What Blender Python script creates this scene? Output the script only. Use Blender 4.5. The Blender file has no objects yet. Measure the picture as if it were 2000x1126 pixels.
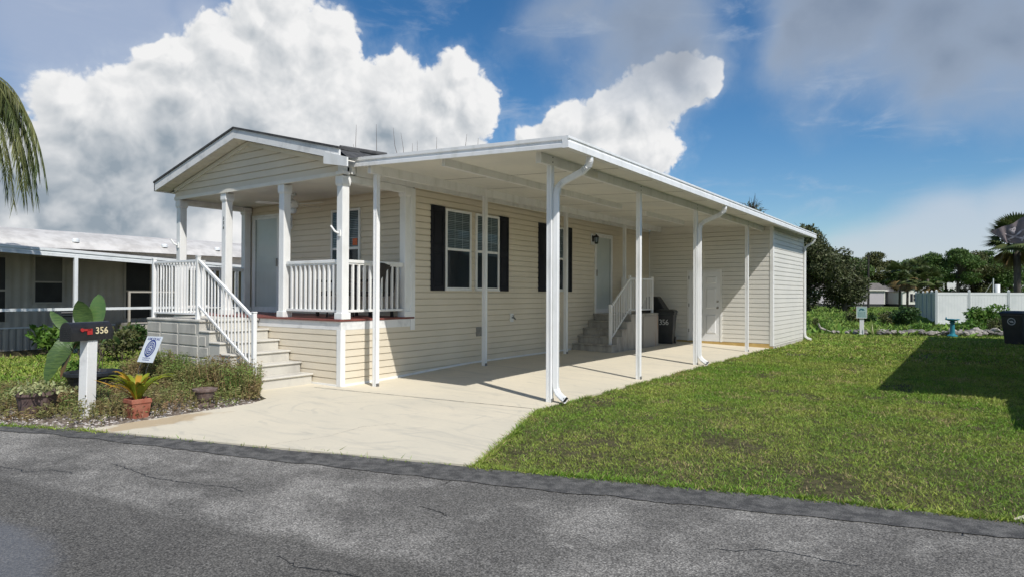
import bpy, math, random
import numpy as np
from mathutils import Matrix, Vector, noise
R = math.radians
rng = np.random.default_rng(7); random.seed(7)
S = bpy.context.scene
C = S.collection
# ------------------------------------------------------------------ camera
CAM = np.array([8.1286, -6.8402, 1.4860])
FW = np.array([-0.57599973, 0.81741868, 0.00714193])
RT = np.array([0.8174495, 0.57598593, 0.00406527])
UP = np.array([0.00079062, -0.00817976, 0.99996623])
FOC = 1267.11
cd = bpy.data.cameras.new('camera'); cam = bpy.data.objects.new('camera', cd); C.objects.link(cam)
cd.sensor_width = 36; cd.lens = FOC / 2000 * 36; cd.clip_start = .05; cd.clip_end = 3000
cam.matrix_world = Matrix(((RT[0], UP[0], -FW[0], CAM[0]), (RT[1], UP[1], -FW[1], CAM[1]), (RT[2], UP[2], -FW[2], CAM[2]), (0, 0, 0, 1)))
S.camera = cam
def px(u, v, D):
    """a surveyed point: photo column, row and depth in metres -> world"""
    return Vector((CAM + (FW + RT * (u - 1000) / FOC - UP * (v - 563) / FOC) * D).tolist())
S.view_settings.view_transform = 'Standard'; S.view_settings.look = 'None'
S.view_settings.exposure = 0.08; S.view_settings.gamma = 1.0
# ------------------------------------------------------------------ sun
SUN_AZ, SUN_EL = R(23.5), R(50)
sd = Vector((math.cos(SUN_EL) * math.cos(SUN_AZ), -math.cos(SUN_EL) * math.sin(SUN_AZ), math.sin(SUN_EL)))
sl = bpy.data.lights.new('sun', 'SUN'); sl.energy = 4.5; sl.angle = R(.5); sl.color = (1, .965, .91)
so = bpy.data.objects.new('sun', sl); C.objects.link(so)
so.rotation_euler = sd.to_track_quat('Z', 'Y').to_euler(); so.location = (0, 0, 30)
# ------------------------------------------------------------------ world
W = bpy.data.worlds.new('World'); S.world = W; W.use_nodes = True
nt = W.node_tree; nt.nodes.clear()
class G:
    """small node graph writer"""
    def __init__(s, nt): s.t = nt
    def n(s, typ, **k):
        x = s.t.nodes.new(typ)
        for a, b in k.items(): setattr(x, a, b)
        return x
    def put(s, sock, v):
        if v is None: return
        if hasattr(v, 'is_output') or isinstance(v, bpy.types.NodeSocket): s.t.links.new(v, sock)
        else: sock.default_value = v
    def math(s, op, a, b=None, c=None, clamp=False):
        x = s.n('ShaderNodeMath', operation=op, use_clamp=clamp)
        for i, v in enumerate((a, b, c)): s.put(x.inputs[i], v)
        return x.outputs[0]
    def vec(s, op, a, b=None, scale=None):
        x = s.n('ShaderNodeVectorMath', operation=op)
        s.put(x.inputs[0], a); s.put(x.inputs[1], b)
        if scale is not None: s.put(x.inputs['Scale'], scale)
        return x.outputs['Value'] if op in ('DISTANCE', 'LENGTH', 'DOT_PRODUCT') else x.outputs[0]
    def noise(s, v, scale, detail=4, rough=.5, out=0, dist=0):
        x = s.n('ShaderNodeTexNoise'); s.put(x.inputs['Vector'], v); x.inputs['Scale'].default_value = scale
        x.inputs['Detail'].default_value = detail; x.inputs['Roughness'].default_value = rough; x.inputs['Distortion'].default_value = dist
        return x.outputs[out]
    def vor(s, v, scale, feature='F1', out='Distance', smooth=None):
        x = s.n('ShaderNodeTexVoronoi', feature=feature); s.put(x.inputs['Vector'], v); x.inputs['Scale'].default_value = scale
        if smooth is not None and 'Smoothness' in x.inputs: x.inputs['Smoothness'].default_value = smooth
        return x.outputs[out]
    def ss(s, v, a, b, lo=0., hi=1.):
        x = s.n('ShaderNodeMapRange', interpolation_type='SMOOTHSTEP'); s.put(x.inputs[0], v)
        for i, q in enumerate((a, b, lo, hi)): x.inputs[i + 1].default_value = q
        return x.outputs[0]
    def mix(s, f, a, b):
        x = s.n('ShaderNodeMix', data_type='RGBA'); s.put(x.inputs[0], f)
        s.put(x.inputs[6], a if not isinstance(a, tuple) else (*a, 1)); s.put(x.inputs[7], b if not isinstance(b, tuple) else (*b, 1))
        return x.outputs[2]
g = G(nt)
sky = g.n('ShaderNodeTexSky', sky_type='NISHITA'); sky.sun_disc = False
sky.sun_elevation = SUN_EL; sky.sun_rotation = R(113.5); sky.air_density = 1.0; sky.dust_density = .25; sky.ozone_density = 3.2; sky.altitude = 0
dirv = g.n('ShaderNodeTexCoord').outputs['Generated']
CUM = [(-0.766, 0.547, 0.338, 0.073), (-0.731, 0.589, 0.343, 0.048), (-0.813, 0.493, 0.31, 0.065), (-0.849, 0.439, 0.295, 0.047), (-0.861, 0.41, 0.302, 0.024), (-0.778, 0.508, 0.369, 0.045), (-0.751, 0.536, 0.386, 0.045), (-0.692, 0.669, 0.27, 0.08), (-0.745, 0.609, 0.272, 0.092), (-0.624, 0.727, 0.288, 0.063), (-0.608, 0.731, 0.309, 0.04), (-0.598, 0.754, 0.271, 0.045), (-0.642, 0.724, 0.252, 0.067), (-0.794, 0.56, 0.239, 0.124), (-0.853, 0.466, 0.234, 0.097), (-0.898, 0.39, 0.204, 0.085), (-0.912, 0.348, 0.217, 0.052), (-0.915, 0.327, 0.238, 0.034), (-0.939, 0.309, 0.149, 0.068), (-0.96, 0.255, 0.113, 0.08), (-0.906, 0.407, 0.114, 0.1), (-0.734, 0.648, 0.204, 0.11), (-0.859, 0.485, 0.162, 0.1), (-0.649, 0.733, 0.201, 0.068), (-0.325, 0.895, 0.304, 0.043), (-0.306, 0.904, 0.299, 0.025), (-0.363, 0.885, 0.29, 0.05), (-0.4, 0.878, 0.265, 0.062), (-0.441, 0.861, 0.252, 0.052), (-0.481, 0.839, 0.253, 0.037), (-0.496, 0.835, 0.239, 0.034), (-0.398, 0.892, 0.214, 0.067), (-0.446, 0.87, 0.209, 0.075), (-0.525, 0.825, 0.21, 0.046), (-0.933, 0.346, 0.096, 0.041), (-0.915, 0.392, 0.1, 0.028), (-0.891, 0.446, 0.09, 0.046), (-0.859, 0.507, 0.072, 0.041), (-0.951, 0.297, 0.08, 0.045)]
DARK = [(-0.917, 0.38, 0.119, 0.091), (-0.882, 0.447, 0.151, 0.071), (-0.943, 0.31, 0.119, 0.074), (-0.828, 0.526, 0.194, 0.062), (-0.901, 0.404, 0.16, 0.056), (-0.867, 0.439, 0.237, 0.028), (-0.706, 0.673, 0.22, 0.044)]
SOFTL = [(-0.863, 0.385, 0.327, 0.128), (-0.904, 0.306, 0.298, 0.109), (-0.935, 0.276, 0.222, 0.032), (-0.811, 0.456, 0.366, 0.055)]
SOFT = [(-0.39, 0.837, 0.383, 0.13), (-0.469, 0.788, 0.4, 0.09), (-0.33, 0.878, 0.347, 0.082), (-0.102, 0.93, 0.353, 0.118), (-0.022, 0.949, 0.315, 0.123), (0.052, 0.958, 0.284, 0.115), (-0.161, 0.929, 0.333, 0.069), (0.004, 0.967, 0.262, 0.085)]
LOW = [(0.03, 0.999, 0.035, 0.091), (-0.051, 0.998, 0.044, 0.092), (0.044, 0.996, 0.078, 0.067), (-0.017, 0.997, 0.069, 0.077), (-0.109, 0.993, 0.038, 0.071), (0.101, 0.991, 0.087, 0.078), (-0.146, 0.989, 0.024, 0.04)]
# clouds elsewhere in the sky, behind the camera, so that the light is that of a half cloudy day
REST = [(.75, -.5, .35, .2), (.2, -.9, .3, .22), (-.6, -.7, .35, .2), (.9, .3, .25, .17), (-.1, .2, .97, .1), (.6, .65, .3, .12)]
def field(g, p, blobs, k=.12):
    f = None
    for x, y, z, r in blobs:
        d = g.vec('DISTANCE', p, (x, y, z))
        v = g.math('MULTIPLY_ADD', d, -1. / r, 1.)
        f = v if f is None else g.math('SMOOTH_MAX', f, v, k)
    return f
def warp(g, p, terms):
    for sc, amp, det in terms:
        nz = g.noise(p, sc, det, .5, out=1)
        p = g.vec('ADD', p, g.vec('SCALE', g.vec('SUBTRACT', nz, (.5, .5, .5)), scale=amp))
    return p
grp = bpy.data.node_groups.new('cumulus', 'ShaderNodeTree')
grp.interface.new_socket('P', in_out='INPUT', socket_type='NodeSocketVector')
grp.interface.new_socket('F', in_out='OUTPUT', socket_type='NodeSocketFloat')
grp.interface.new_socket('B', in_out='OUTPUT', socket_type='NodeSocketFloat')
gg = G(grp); gi = gg.n('NodeGroupInput'); go = gg.n('NodeGroupOutput')
pw = warp(gg, gi.outputs[0], [(9, .05, 2), (26, .02, 3)])
f = field(gg, pw, CUM + REST, .25)
v1 = gg.vor(pw, 20); v2 = gg.vor(pw, 46); v3 = gg.vor(pw, 105)
v4 = gg.noise(pw, 150, 3, .6)
b = gg.math('ADD', gg.math('ADD', gg.math('MULTIPLY', v1, -.5), gg.math('MULTIPLY', v2, -.3)), gg.math('ADD', gg.math('MULTIPLY', v3, -.17), gg.math('MULTIPLY', v4, .16)))
b = gg.math('ADD', b, .38)
gg.put(go.inputs[0], gg.math('ADD', f, gg.math('MULTIPLY', b, .75))); gg.put(go.inputs[1], b)
def cum(p):
    x = g.n('ShaderNodeGroup'); x.node_tree = grp; g.put(x.inputs[0], p); return x.outputs
c0 = cum(dirv); c1 = cum(g.vec('ADD', dirv, (.012, .003, .013))); 
fine0 = g.noise(dirv, 60, 6, .65)
relief = g.math('SUBTRACT', c0[0], c1[0])  # cloud light painted in: brighter towards the sun, darker away from it
cmask = g.ss(g.math('ADD', c0[0], g.math('MULTIPLY', g.math('SUBTRACT', fine0, .5), .26)), -.03, .15)
dk = field(g, warp(g, dirv, [(12, .08, 3)]), DARK, .4)
dkm = g.ss(g.math('ADD', dk, g.math('MULTIPLY', g.math('SUBTRACT', g.noise(dirv, 13, 5), .5), .7)), -.5, .75)
fine = g.noise(dirv, 30, 6, .6)
br = g.math('MULTIPLY_ADD', relief, .85, .74)
br = g.math('ADD', br, g.math('MULTIPLY', g.math('SUBTRACT', fine, .5), .16))
br = g.math('ADD', br, g.ss(c0[0], .5, .0, 0, .12))
br = g.math('SUBTRACT', br, g.math('MULTIPLY', dkm, .55), clamp=True)
ccol = g.mix(br, (.33, .395, .46), (.98, .98, .98))
# soft grey sheets
ws = warp(g, dirv, [(4, .16, 3), (14, .05, 5)])
sf = g.math('ADD', field(g, ws, SOFT, .3), g.math('MULTIPLY', g.math('SUBTRACT', g.noise(dirv, 6, 6, .6), .5), 1.0))
smask = g.ss(sf, -.35, .8, 0, .84)
sl_ = g.ss(g.math('ADD', field(g, ws, SOFTL, .3), g.math('MULTIPLY', g.math('SUBTRACT', g.noise(dirv, 6, 5), .5), .8)), -.3, .7, 0, .8)
scol = g.mix(g.ss(g.math('ADD', sf, g.math('MULTIPLY', g.noise(dirv, 7, 5), .5)), .2, 1.5), (.42, .48, .57), (.22, .265, .34))
# thin streaks
sv = g.vec('MULTIPLY', dirv, (1, 1, 3.2))
st = g.noise(sv, 6, 7, .62, dist=.6)
stm = g.ss(st, .52, .78, 0, .42)
lf = g.math('ADD', field(g, warp(g, g.vec('MULTIPLY', dirv, (1, 1, 1)), [(7, .05, 3)]), LOW, .3), g.math('MULTIPLY', g.math('SUBTRACT', g.noise(sv, 7, 6), .5), .5))
lmask = g.ss(lf, -.05, .6, 0, .72)
def bg(col, st):
    x = g.n('ShaderNodeBackground'); g.put(x.inputs[0], (*col, 1) if isinstance(col, tuple) else col); x.inputs[1].default_value = st; return x.outputs[0]
def ms(f, a, b):
    x = g.n('ShaderNodeMixShader'); g.put(x.inputs[0], f); g.put(x.inputs[1], a); g.put(x.inputs[2], b); return x.outputs[0]
hsv = g.n('ShaderNodeHueSaturation'); hsv.inputs['Saturation'].default_value = 1.3; g.put(hsv.inputs['Color'], sky.outputs[0])
sh = bg(hsv.outputs[0], .10)
sh = ms(stm, sh, bg((.62, .69, .80), .85))
sh = ms(lmask, sh, bg((.58, .63, .71), .95))
sh = ms(sl_, sh, bg((.40, .465, .60), 1.0))
veil = g.math('MULTIPLY', g.ss(g.math('ADD', c0[0], g.math('MULTIPLY', g.math('SUBTRACT', g.noise(dirv, 16, 7, .65), .5), 1.3)), -.45, .4), .24)
sh = ms(veil, sh, bg((.62, .68, .76), 1.0))
sh = ms(cmask, sh, bg(ccol, .86))
sh = ms(smask, sh, bg(scol, 1.0))
wo = g.n('ShaderNodeOutputWorld'); g.put(wo.inputs[0], sh)
W.cycles.sampling_method = 'MANUAL'; W.cycles.sample_map_resolution = 1024

# ------------------------------------------------------------------ materials
def mat(name, col, rough=.6, col2=None, scale=4, detail=5, lo=.35, hi=.65, bump=0, bscale=60, bdist=.01, metal=0, spec=.5, island=0, trans=0, coat=0, stretch=None):
    m = bpy.data.materials.new(name); m.use_nodes = True; t = m.node_tree; t.nodes.clear(); q = G(t)
    p = q.n('ShaderNodeBsdfPrincipled'); o = q.n('ShaderNodeOutputMaterial')
    co = q.n('ShaderNodeTexCoord').outputs['Object']
    if stretch: co = q.vec('MULTIPLY', co, stretch)
    c = (*col, 1)
    if col2: c = q.mix(q.ss(q.noise(co, scale, detail, .6), lo, hi), tuple(col), tuple(col2))
    if island:
        r = q.n('ShaderNodeNewGeometry').outputs['Random Per Island']
        h = q.n('ShaderNodeHueSaturation'); q.put(h.inputs['Color'], c)
        q.put(h.inputs['Value'], q.math('MULTIPLY_ADD', r, island * 2, 1 - island))
        q.put(h.inputs['Hue'], q.math('MULTIPLY_ADD', q.math('FRACT', q.math('MULTIPLY', r, 7.3)), .035, .4825)); c = h.outputs[0]
    q.put(p.inputs['Base Color'], c)
    p.inputs['Roughness'].default_value = rough; p.inputs['Metallic'].default_value = metal
    p.inputs['Specular IOR Level'].default_value = spec; p.inputs['Coat Weight'].default_value = coat
    if bump:
        bb = q.n('ShaderNodeBump'); bb.inputs['Strength'].default_value = bump; bb.inputs['Distance'].default_value = bdist
        q.put(bb.inputs['Height'], q.noise(co, bscale, 5, .6)); q.put(p.inputs['Normal'], bb.outputs[0])
    if trans:
        tr = q.n('ShaderNodeBsdfTranslucent'); q.put(tr.inputs[0], c)
        mx = q.n('ShaderNodeMixShader'); mx.inputs[0].default_value = trans; q.put(mx.inputs[1], p.outputs[0]); q.put(mx.inputs[2], tr.outputs[0]); q.put(o.inputs[0], mx.outputs[0])
    else: q.put(o.inputs[0], p.outputs[0])
    return m
M = {}
M['siding'] = mat('sand_vinyl_siding', (.71, .635, .505), .5, (.66, .59, .465), .8, bump=.25, bscale=1.6, bdist=.02, spec=.35)
M['shed_siding'] = mat('pale_vinyl_siding', (.72, .70, .64), .45, (.67, .655, .60), .8, bump=.25, bscale=1.6, bdist=.02, spec=.35)
M['white'] = mat('white_vinyl', (.79, .79, .77), .38, (.64, .635, .60), 4, lo=.42, hi=.82, stretch=(1, 1, .4), bump=.05, bscale=9, spec=.5)
M['white_metal'] = mat('white_painted_aluminium', (.80, .80, .79), .3, (.66, .66, .63), 5, lo=.42, hi=.80, stretch=(1, 1, .3), bump=.06, bscale=6, spec=.5)
M['white_worn'] = mat('weathered_white_board', (.76, .755, .735), .55, (.56, .56, .55), 3.5, lo=.48, hi=.72, bump=.2, bscale=30)
M['ceiling'] = mat('white_ceiling_panel', (.76, .74, .67), .45, (.68, .67, .62), 1.2)
M['soffit'] = mat('cream_soffit', (.76, .72, .62), .55, (.70, .66, .57), 2)
M['shingle'] = mat('charcoal_shingle', (.035, .035, .037), .9, (.07, .07, .07), 9, bump=.5, bscale=60)
M['deck'] = mat('oxide_red_deck', (.16, .045, .035), .5, (.22, .07, .055), 5)
M['shutter'] = mat('black_shutter', (.008, .009, .014), .6, (.012, .013, .019), 3, spec=.25)
M['black'] = mat('black_metal', (.015, .015, .016), .35, (.022, .022, .024), 8)
M['blackplastic'] = mat('black_plastic', (.012, .014, .017), .45, (.022, .024, .027), 6, bump=.1, bscale=40)
M['binplastic'] = mat('dark_grey_plastic', (.016, .02, .024), .42, (.027, .03, .034), 5, bump=.08, bscale=30)
M['shed_door'] = mat('white_steel_door', (.80, .81, .82), .4, (.75, .76, .77), 1.5)
M['seam'] = mat('panel_seam_gap', (.14, .135, .12), .8, (.10, .095, .085), 4)
M['door'] = mat('pale_door_paint', (.72, .72, .70), .4, (.66, .67, .65), 1.5)
M['stormglass'] = mat('pale_glass_over_white_door', (.40, .42, .40), .08, (.52, .54, .51), 2.2, spec=.9, coat=.6)
M['blind'] = mat('white_blind', (.40, .42, .41), .6, (.34, .36, .35), 3)
M['dark'] = mat('dark_room', (.012, .013, .016), .6, (.02, .02, .024), 2)
M['sticker'] = mat('orange_sticker', (.62, .13, .03), .5, (.5, .1, .03), 20)
M['metalgrey'] = mat('grey_metal', (.3, .3, .3), .4, (.2, .2, .2), 10, metal=.7)
M['brass'] = mat('satin_nickel', (.45, .43, .4), .3, (.35, .33, .3), 10, metal=.9)
M['yellowwood'] = mat('yellow_sill_plate', (.56, .40, .15), .7, (.46, .31, .11), 4)
M['cream'] = mat('cream_number', (.72, .60, .34), .5, (.8, .7, .45), 20)
M['red'] = mat('red_flag_paint', (.45, .03, .03), .4, (.38, .025, .025), 15)
M['blackink'] = mat('black_ink', (.01, .01, .01), .5, (.016, .016, .016), 15)
M['whiteink'] = mat('white_ink', (.6, .62, .62), .6, (.4, .42, .42), 30)
M['sign'] = mat('white_sign_plastic', (.72, .76, .80), .35, (.68, .72, .76), 5)
M['signblue'] = mat('navy_sign_ink', (.02, .04, .2), .5, (.025, .05, .24), 15)
M['teal'] = mat('teal_paint', (.02, .16, .22), .4, (.03, .22, .27), 12, bump=.2, bscale=30)
M['palegreen'] = mat('pale_green_sign', (.42, .56, .53), .5, (.36, .5, .47), 8)
M['tealink'] = mat('teal_ink', (.03, .13, .16), .5, (.04, .17, .2), 8)
M['terracotta'] = mat('terracotta', (.30, .085, .05), .7, (.36, .14, .09), 8, bump=.2, bscale=50)
M['oldpot'] = mat('weathered_brown_pot', (.075, .045, .04), .8, (.16, .11, .10), 9, bump=.3, bscale=50)
M['urn'] = mat('mossy_urn', (.13, .085, .07), .85, (.20, .15, .13), 14, bump=.4, bscale=60)
M['soil'] = mat('potting_soil', (.03, .02, .014), .95, (.05, .035, .025), 30, bump=.5, bscale=80)
M['concrete_step'] = mat('weathered_precast_concrete', (.54, .515, .455), .85, (.40, .38, .34), 2.6, lo=.4, hi=.72, bump=.25, bscale=45, stretch=(1, 1, .55))
M['concrete_old'] = mat('stained_concrete', (.42, .395, .35), .85, (.26, .245, .22), 3.2, lo=.38, hi=.7, bump=.25, bscale=45, stretch=(1.6, 1.6, .45))
M['rust'] = mat('rust_streaks', (.34, .32, .29), .85, (.30, .20, .13), 11, lo=.52, hi=.75, stretch=(1, 1, .1))
M['rock'] = mat('pale_limestone', (.46, .42, .37), .9, (.20, .18, .16), 5, bump=.6, bscale=12, bdist=.05)
M['rockdark'] = mat('weathered_limestone', (.24, .22, .20), .9, (.10, .09, .085), 5, bump=.6, bscale=12, bdist=.05)
M['gravel'] = mat('white_gravel', (.55, .50, .46), .9, (.28, .25, .22), 25, island=.3)
M['bark'] = mat('grey_bark', (.10, .085, .07), .9, (.055, .045, .038), 6, bump=.6, bscale=20, bdist=.04, stretch=(1, 1, .3))
M['twig'] = mat('dry_twig', (.11, .075, .06), .9, (.07, .05, .04), 6)
M['polewood'] = mat('dark_pole', (.02, .018, .016), .9, (.035, .03, .026), 6)
L_ = dict(rough=.55, spec=.3)
M['oakleaf'] = mat('oak_leaves', (.062, .078, .030), island=.5, trans=.2, col2=(.10, .11, .05), scale=.7, **L_)
M['pineleaf'] = mat('pine_needles', (.075, .135, .03), island=.45, trans=.2, col2=(.095, .155, .04), scale=.3, **L_)
M['greenleaf'] = mat('bright_leaves', (.085, .18, .025), island=.4, trans=.3, col2=(.13, .22, .04), scale=2, **L_)
M['weedleaf'] = mat('weed_leaves', (.17, .25, .06), island=.4, trans=.3, col2=(.30, .20, .11), scale=1.3, lo=.34, **L_)
M['weedstem'] = mat('weed_stems', (.28, .17, .09), island=.35, col2=(.15, .14, .05), scale=1.5, **L_)
M['shrubleaf'] = mat('shrub_leaves', (.035, .075, .018), island=.5, trans=.2, col2=(.05, .10, .025), scale=2, **L_)
M['oliveleaf'] = mat('olive_shrub_leaves', (.075, .095, .03), island=.45, trans=.2, col2=(.12, .12, .045), scale=1.5, **L_)
M['palmleaf'] = mat('palm_leaflets', (.07, .10, .03), island=.5, trans=.25, col2=(.20, .21, .08), scale=1.2, **L_)
M['sabalgreen'] = mat('cabbage_palm_leaves', (.07, .105, .035), island=.4, trans=.15, col2=(.12, .14, .05), scale=1.5, **L_)
M['sabaldead'] = mat('dry_palm_leaves', (.22, .16, .06), island=.35, trans=.1, col2=(.14, .10, .05), scale=2, **L_)
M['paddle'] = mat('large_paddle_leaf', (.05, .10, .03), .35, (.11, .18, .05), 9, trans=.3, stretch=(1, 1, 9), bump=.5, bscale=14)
M['paddlelight'] = mat('light_green_paddle_leaf', (.085, .17, .05), .35, (.12, .20, .06), 6, trans=.3, stretch=(1, 1, 6))  # lighter green for some paddle leaves and the stalks
M['paddlebrown'] = mat('browning_leaf', (.16, .08, .03), .5, (.08, .10, .03), 6, trans=.2)
M['croton'] = mat('yellow_green_leaf', (.26, .30, .02), .35, (.16, .24, .02), 9, island=.2, trans=.3)
M['crotonorange'] = mat('orange_yellow_leaf', (.50, .28, .03), .35, (.42, .33, .03), 9, island=.2, trans=.3)
M['variegated'] = mat('variegated_leaf', (.42, .42, .20), .5, (.18, .22, .08), 20, island=.3, trans=.25)
M['nbwall'] = mat('pale_metal_cladding', (.46, .42, .36), .5, (.40, .365, .31), 2)
M['nbwhite'] = mat('neighbour_white_trim', (.72, .74, .74), .45, (.58, .60, .60), 3, lo=.45, hi=.75)
M['nbroof'] = mat('chalky_white_roof', (.56, .54, .51), .7, (.42, .40, .375), 2.4, bump=.3, bscale=8, bdist=.03)
M['nbwin'] = mat('dark_screen', (.02, .02, .019), .3, (.035, .034, .032), 2)
M['curtain'] = mat('drawn_blind', (.17, .16, .14), .7, (.14, .13, .115), 3)
M['farlilac'] = mat('lilac_grey_siding', (.44, .41, .43), .6, (.40, .37, .39), .3)
M['fargrey'] = mat('grey_siding', (.22, .22, .225), .6, (.19, .19, .195), .3)
M['farcream'] = mat('white_siding', (.66, .64, .58), .6, (.60, .58, .52), .3)
M['farroof'] = mat('grey_brown_roof', (.15, .135, .12), .9, (.11, .10, .09), 1)
M['fence'] = mat('white_vinyl_fence', (.64, .645, .63), .4, (.55, .565, .555), 1.3, lo=.4, hi=.75)
M['fencegreen'] = mat('algae_stained_vinyl', (.40, .45, .45), .5, (.20, .26, .26), 1.1, lo=.35, hi=.7, stretch=(1, 1, .3))
M['flag'] = mat('faded_flag_cloth', (.20, .165, .17), .8, (.27, .225, .23), 5, trans=.3)
M['flagmark'] = mat('faded_flag_print', (.78, .70, .71), .8, (.42, .36, .37), 9)
M['chair'] = mat('dark_wicker', (.018, .015, .014), .6, (.03, .026, .022), 30, bump=.5, bscale=90)
M['broom'] = mat('cream_bristles', (.62, .55, .30), .8, (.5, .42, .2), 30)
# glass
def glassmat(name='window_glass', refl=.6, tint=(.75, .82, .86, 1)):
    m = bpy.data.materials.new(name); m.use_nodes = True; t = m.node_tree; t.nodes.clear(); q = G(t)
    gl = q.n('ShaderNodeBsdfGlossy'); gl.inputs['Roughness'].default_value = .03; gl.inputs[0].default_value = (.8, .88, .95, 1)
    tr = q.n('ShaderNodeBsdfTransparent'); tr.inputs[0].default_value = tint
    fr = q.n('ShaderNodeFresnel'); fr.inputs[0].default_value = 1.5
    bb = q.n('ShaderNodeBump'); bb.inputs['Strength'].default_value = .05; bb.inputs['Distance'].default_value = .02
    q.put(bb.inputs['Height'], q.noise(q.n('ShaderNodeTexCoord').outputs['Object'], 3, 2)); q.put(gl.inputs['Normal'], bb.outputs[0])
    mx = q.n('ShaderNodeMixShader'); q.put(mx.inputs[0], q.math('MULTIPLY', fr.outputs[0], refl)); q.put(mx.inputs[1], tr.outputs[0]); q.put(mx.inputs[2], gl.outputs[0])
    q.put(q.n('ShaderNodeOutputMaterial').inputs[0], mx.outputs[0]); return m
M['glass'] = glassmat()
M['clearglass'] = glassmat('storm_door_glass', .45, (.95, .97, .95, 1))

# ------------------------------------------------------------------ mesh helpers
class MB:
    def __init__(s, frame=None): s.v = []; s.f = []; s.m = frame
    def add(s, vs, fs):
        n = len(s.v)
        for p in vs:
            p = Vector(p)
            if s.m is not None: p = s.m @ p
            s.v.append(tuple(p))
        s.f += [tuple(i + n for i in f) for f in fs]
    def box(s, x0, x1, y0, y1, z0, z1):
        if x0 > x1: x0, x1 = x1, x0
        if y0 > y1: y0, y1 = y1, y0
        s.add([(x0, y0, z0), (x1, y0, z0), (x1, y1, z0), (x0, y1, z0), (x0, y0, z1), (x1, y0, z1), (x1, y1, z1), (x0, y1, z1)],
              [(0, 3, 2, 1), (4, 5, 6, 7), (0, 1, 5, 4), (1, 2, 6, 5), (2, 3, 7, 6), (3, 0, 4, 7)])
        return s
    def bar(s, a, b, w, h, up=(0, 0, 1)):
        a = Vector(a); b = Vector(b); d = (b - a).normalized(); u = Vector(up)
        if abs(d.dot(u)) > .99: u = Vector((1, 0, 0))
        x = d.cross(u).normalized() * w / 2; y = x.cross(d).normalized() * h / 2
        s.add([a - x - y, a + x - y, a + x + y, a - x + y, b - x - y, b + x - y, b + x + y, b - x + y],
              [(0, 3, 2, 1), (4, 5, 6, 7), (0, 1, 5, 4), (1, 2, 6, 5), (2, 3, 7, 6), (3, 0, 4, 7)]); return s
    def tube(s, pts, r, n=8, cap=True, sq=None):
        pts = [Vector(p) for p in pts]; rs = r if isinstance(r, (list, tuple)) else [r] * len(pts); rings = []
        prev = None
        for i, p in enumerate(pts):
            d = (pts[min(i + 1, len(pts) - 1)] - pts[max(i - 1, 0)]).normalized()
            if prev is None:
                u = Vector((0, 0, 1)) if abs(d.z) < .9 else Vector((0, 1, 0)); a = d.cross(u).normalized()
            else: a = (prev - d * prev.dot(d)).normalized()
            prev = a; b = d.cross(a)
            ring = []
            for k in range(n):
                t = 2 * math.pi * (k + .5) / n
                if sq:
                    cx, cy = math.cos(t), math.sin(t); mm = max(abs(cx), abs(cy)); ring.append(p + a * cx / mm * rs[i] + b * cy / mm * rs[i] * sq)
                else: ring.append(p + a * math.cos(t) * rs[i] + b * math.sin(t) * rs[i])
            rings.append(ring)
        vs = [q for rg in rings for q in rg]; fs = []
        for i in range(len(pts) - 1):
            for k in range(n): k2 = (k + 1) % n; fs.append((i * n + k, i * n + k2, (i + 1) * n + k2, (i + 1) * n + k))
        if cap: fs.append(tuple(reversed(range(n)))); fs.append(tuple(range((len(pts) - 1) * n, len(pts) * n)))
        s.add(vs, fs); return s
    def lathe(s, prof, c=(0, 0, 0), n=24, sx=1, sy=1, square=False):
        vs = []; fs = []
        for r, z in prof:
            for k in range(n):
                t = 2 * math.pi * (k + .5) / n; cx, cy = math.cos(t), math.sin(t)
                if square: mm = max(abs(cx), abs(cy)); cx /= mm; cy /= mm
                vs.append((c[0] + r * cx * sx, c[1] + r * cy * sy, c[2] + z))
        for i in range(len(prof) - 1):
            for k in range(n): k2 = (k + 1) % n; fs.append((i * n + k, i * n + k2, (i + 1) * n + k2, (i + 1) * n + k))
        fs.append(tuple(reversed(range(n)))); fs.append(tuple(range((len(prof) - 1) * n, len(prof) * n)))
        s.add(vs, fs); return s
    def prism(s, poly, z0, z1):
        n = len(poly); vs = [(x, y, z0) for x, y in poly] + [(x, y, z1) for x, y in poly]
        fs = [tuple(reversed(range(n))), tuple(range(n, 2 * n))] + [(i, (i + 1) % n, n + (i + 1) % n, n + i) for i in range(n)]
        s.add(vs, fs); return s
    def siding(s, w, z0, z1, course=.115, phase=0., a0=0., clip=None):
        """lapped courses in the local x-z plane facing local -y ; clip(z)->(xa,xb)"""
        prof = [(.020, -.010), (.0180, .087), (.001, .091), (.0, .1055)]
        k0 = int(math.floor((z0 - phase) / course)); z = phase + k0 * course
        while z < z1 - 1e-4:
            pr = [(n, z + h * course / .115) for n, h in prof]
            pts = [(0.0, pr[0][1])] + pr
            for (n1, h1), (n2, h2) in zip(pts[:-1], pts[1:]):
                lo, hi = max(h1, z0), min(h2, z1)
                if h1 == h2:
                    if h1 < z0 - 1e-6 or h1 > z1: continue
                    lo = hi = h1; na, nb = n1, n2
                else:
                    if hi <= lo: continue
                    na = n1 + (n2 - n1) * (lo - h1) / (h2 - h1); nb = n1 + (n2 - n1) * (hi - h1) / (h2 - h1)
                (xa, xb) = (a0, a0 + w) if clip is None else clip(lo); (xc, xd) = (a0, a0 + w) if clip is None else clip(hi)
                if xb <= xa: continue
                s.add([(xa, -na, lo), (xb, -na, lo), (xd, -nb, hi), (xc, -nb, hi)], [(0, 1, 2, 3)])
            z += course
        return s
    def build(s, name, m, parent=None, smooth=False, bevel=0, mats=None, idx=None):
        me = bpy.data.meshes.new(name); me.from_pydata(s.v, [], s.f); me.validate(); me.update()
        return link(name, me, m, parent, smooth, bevel)
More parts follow.
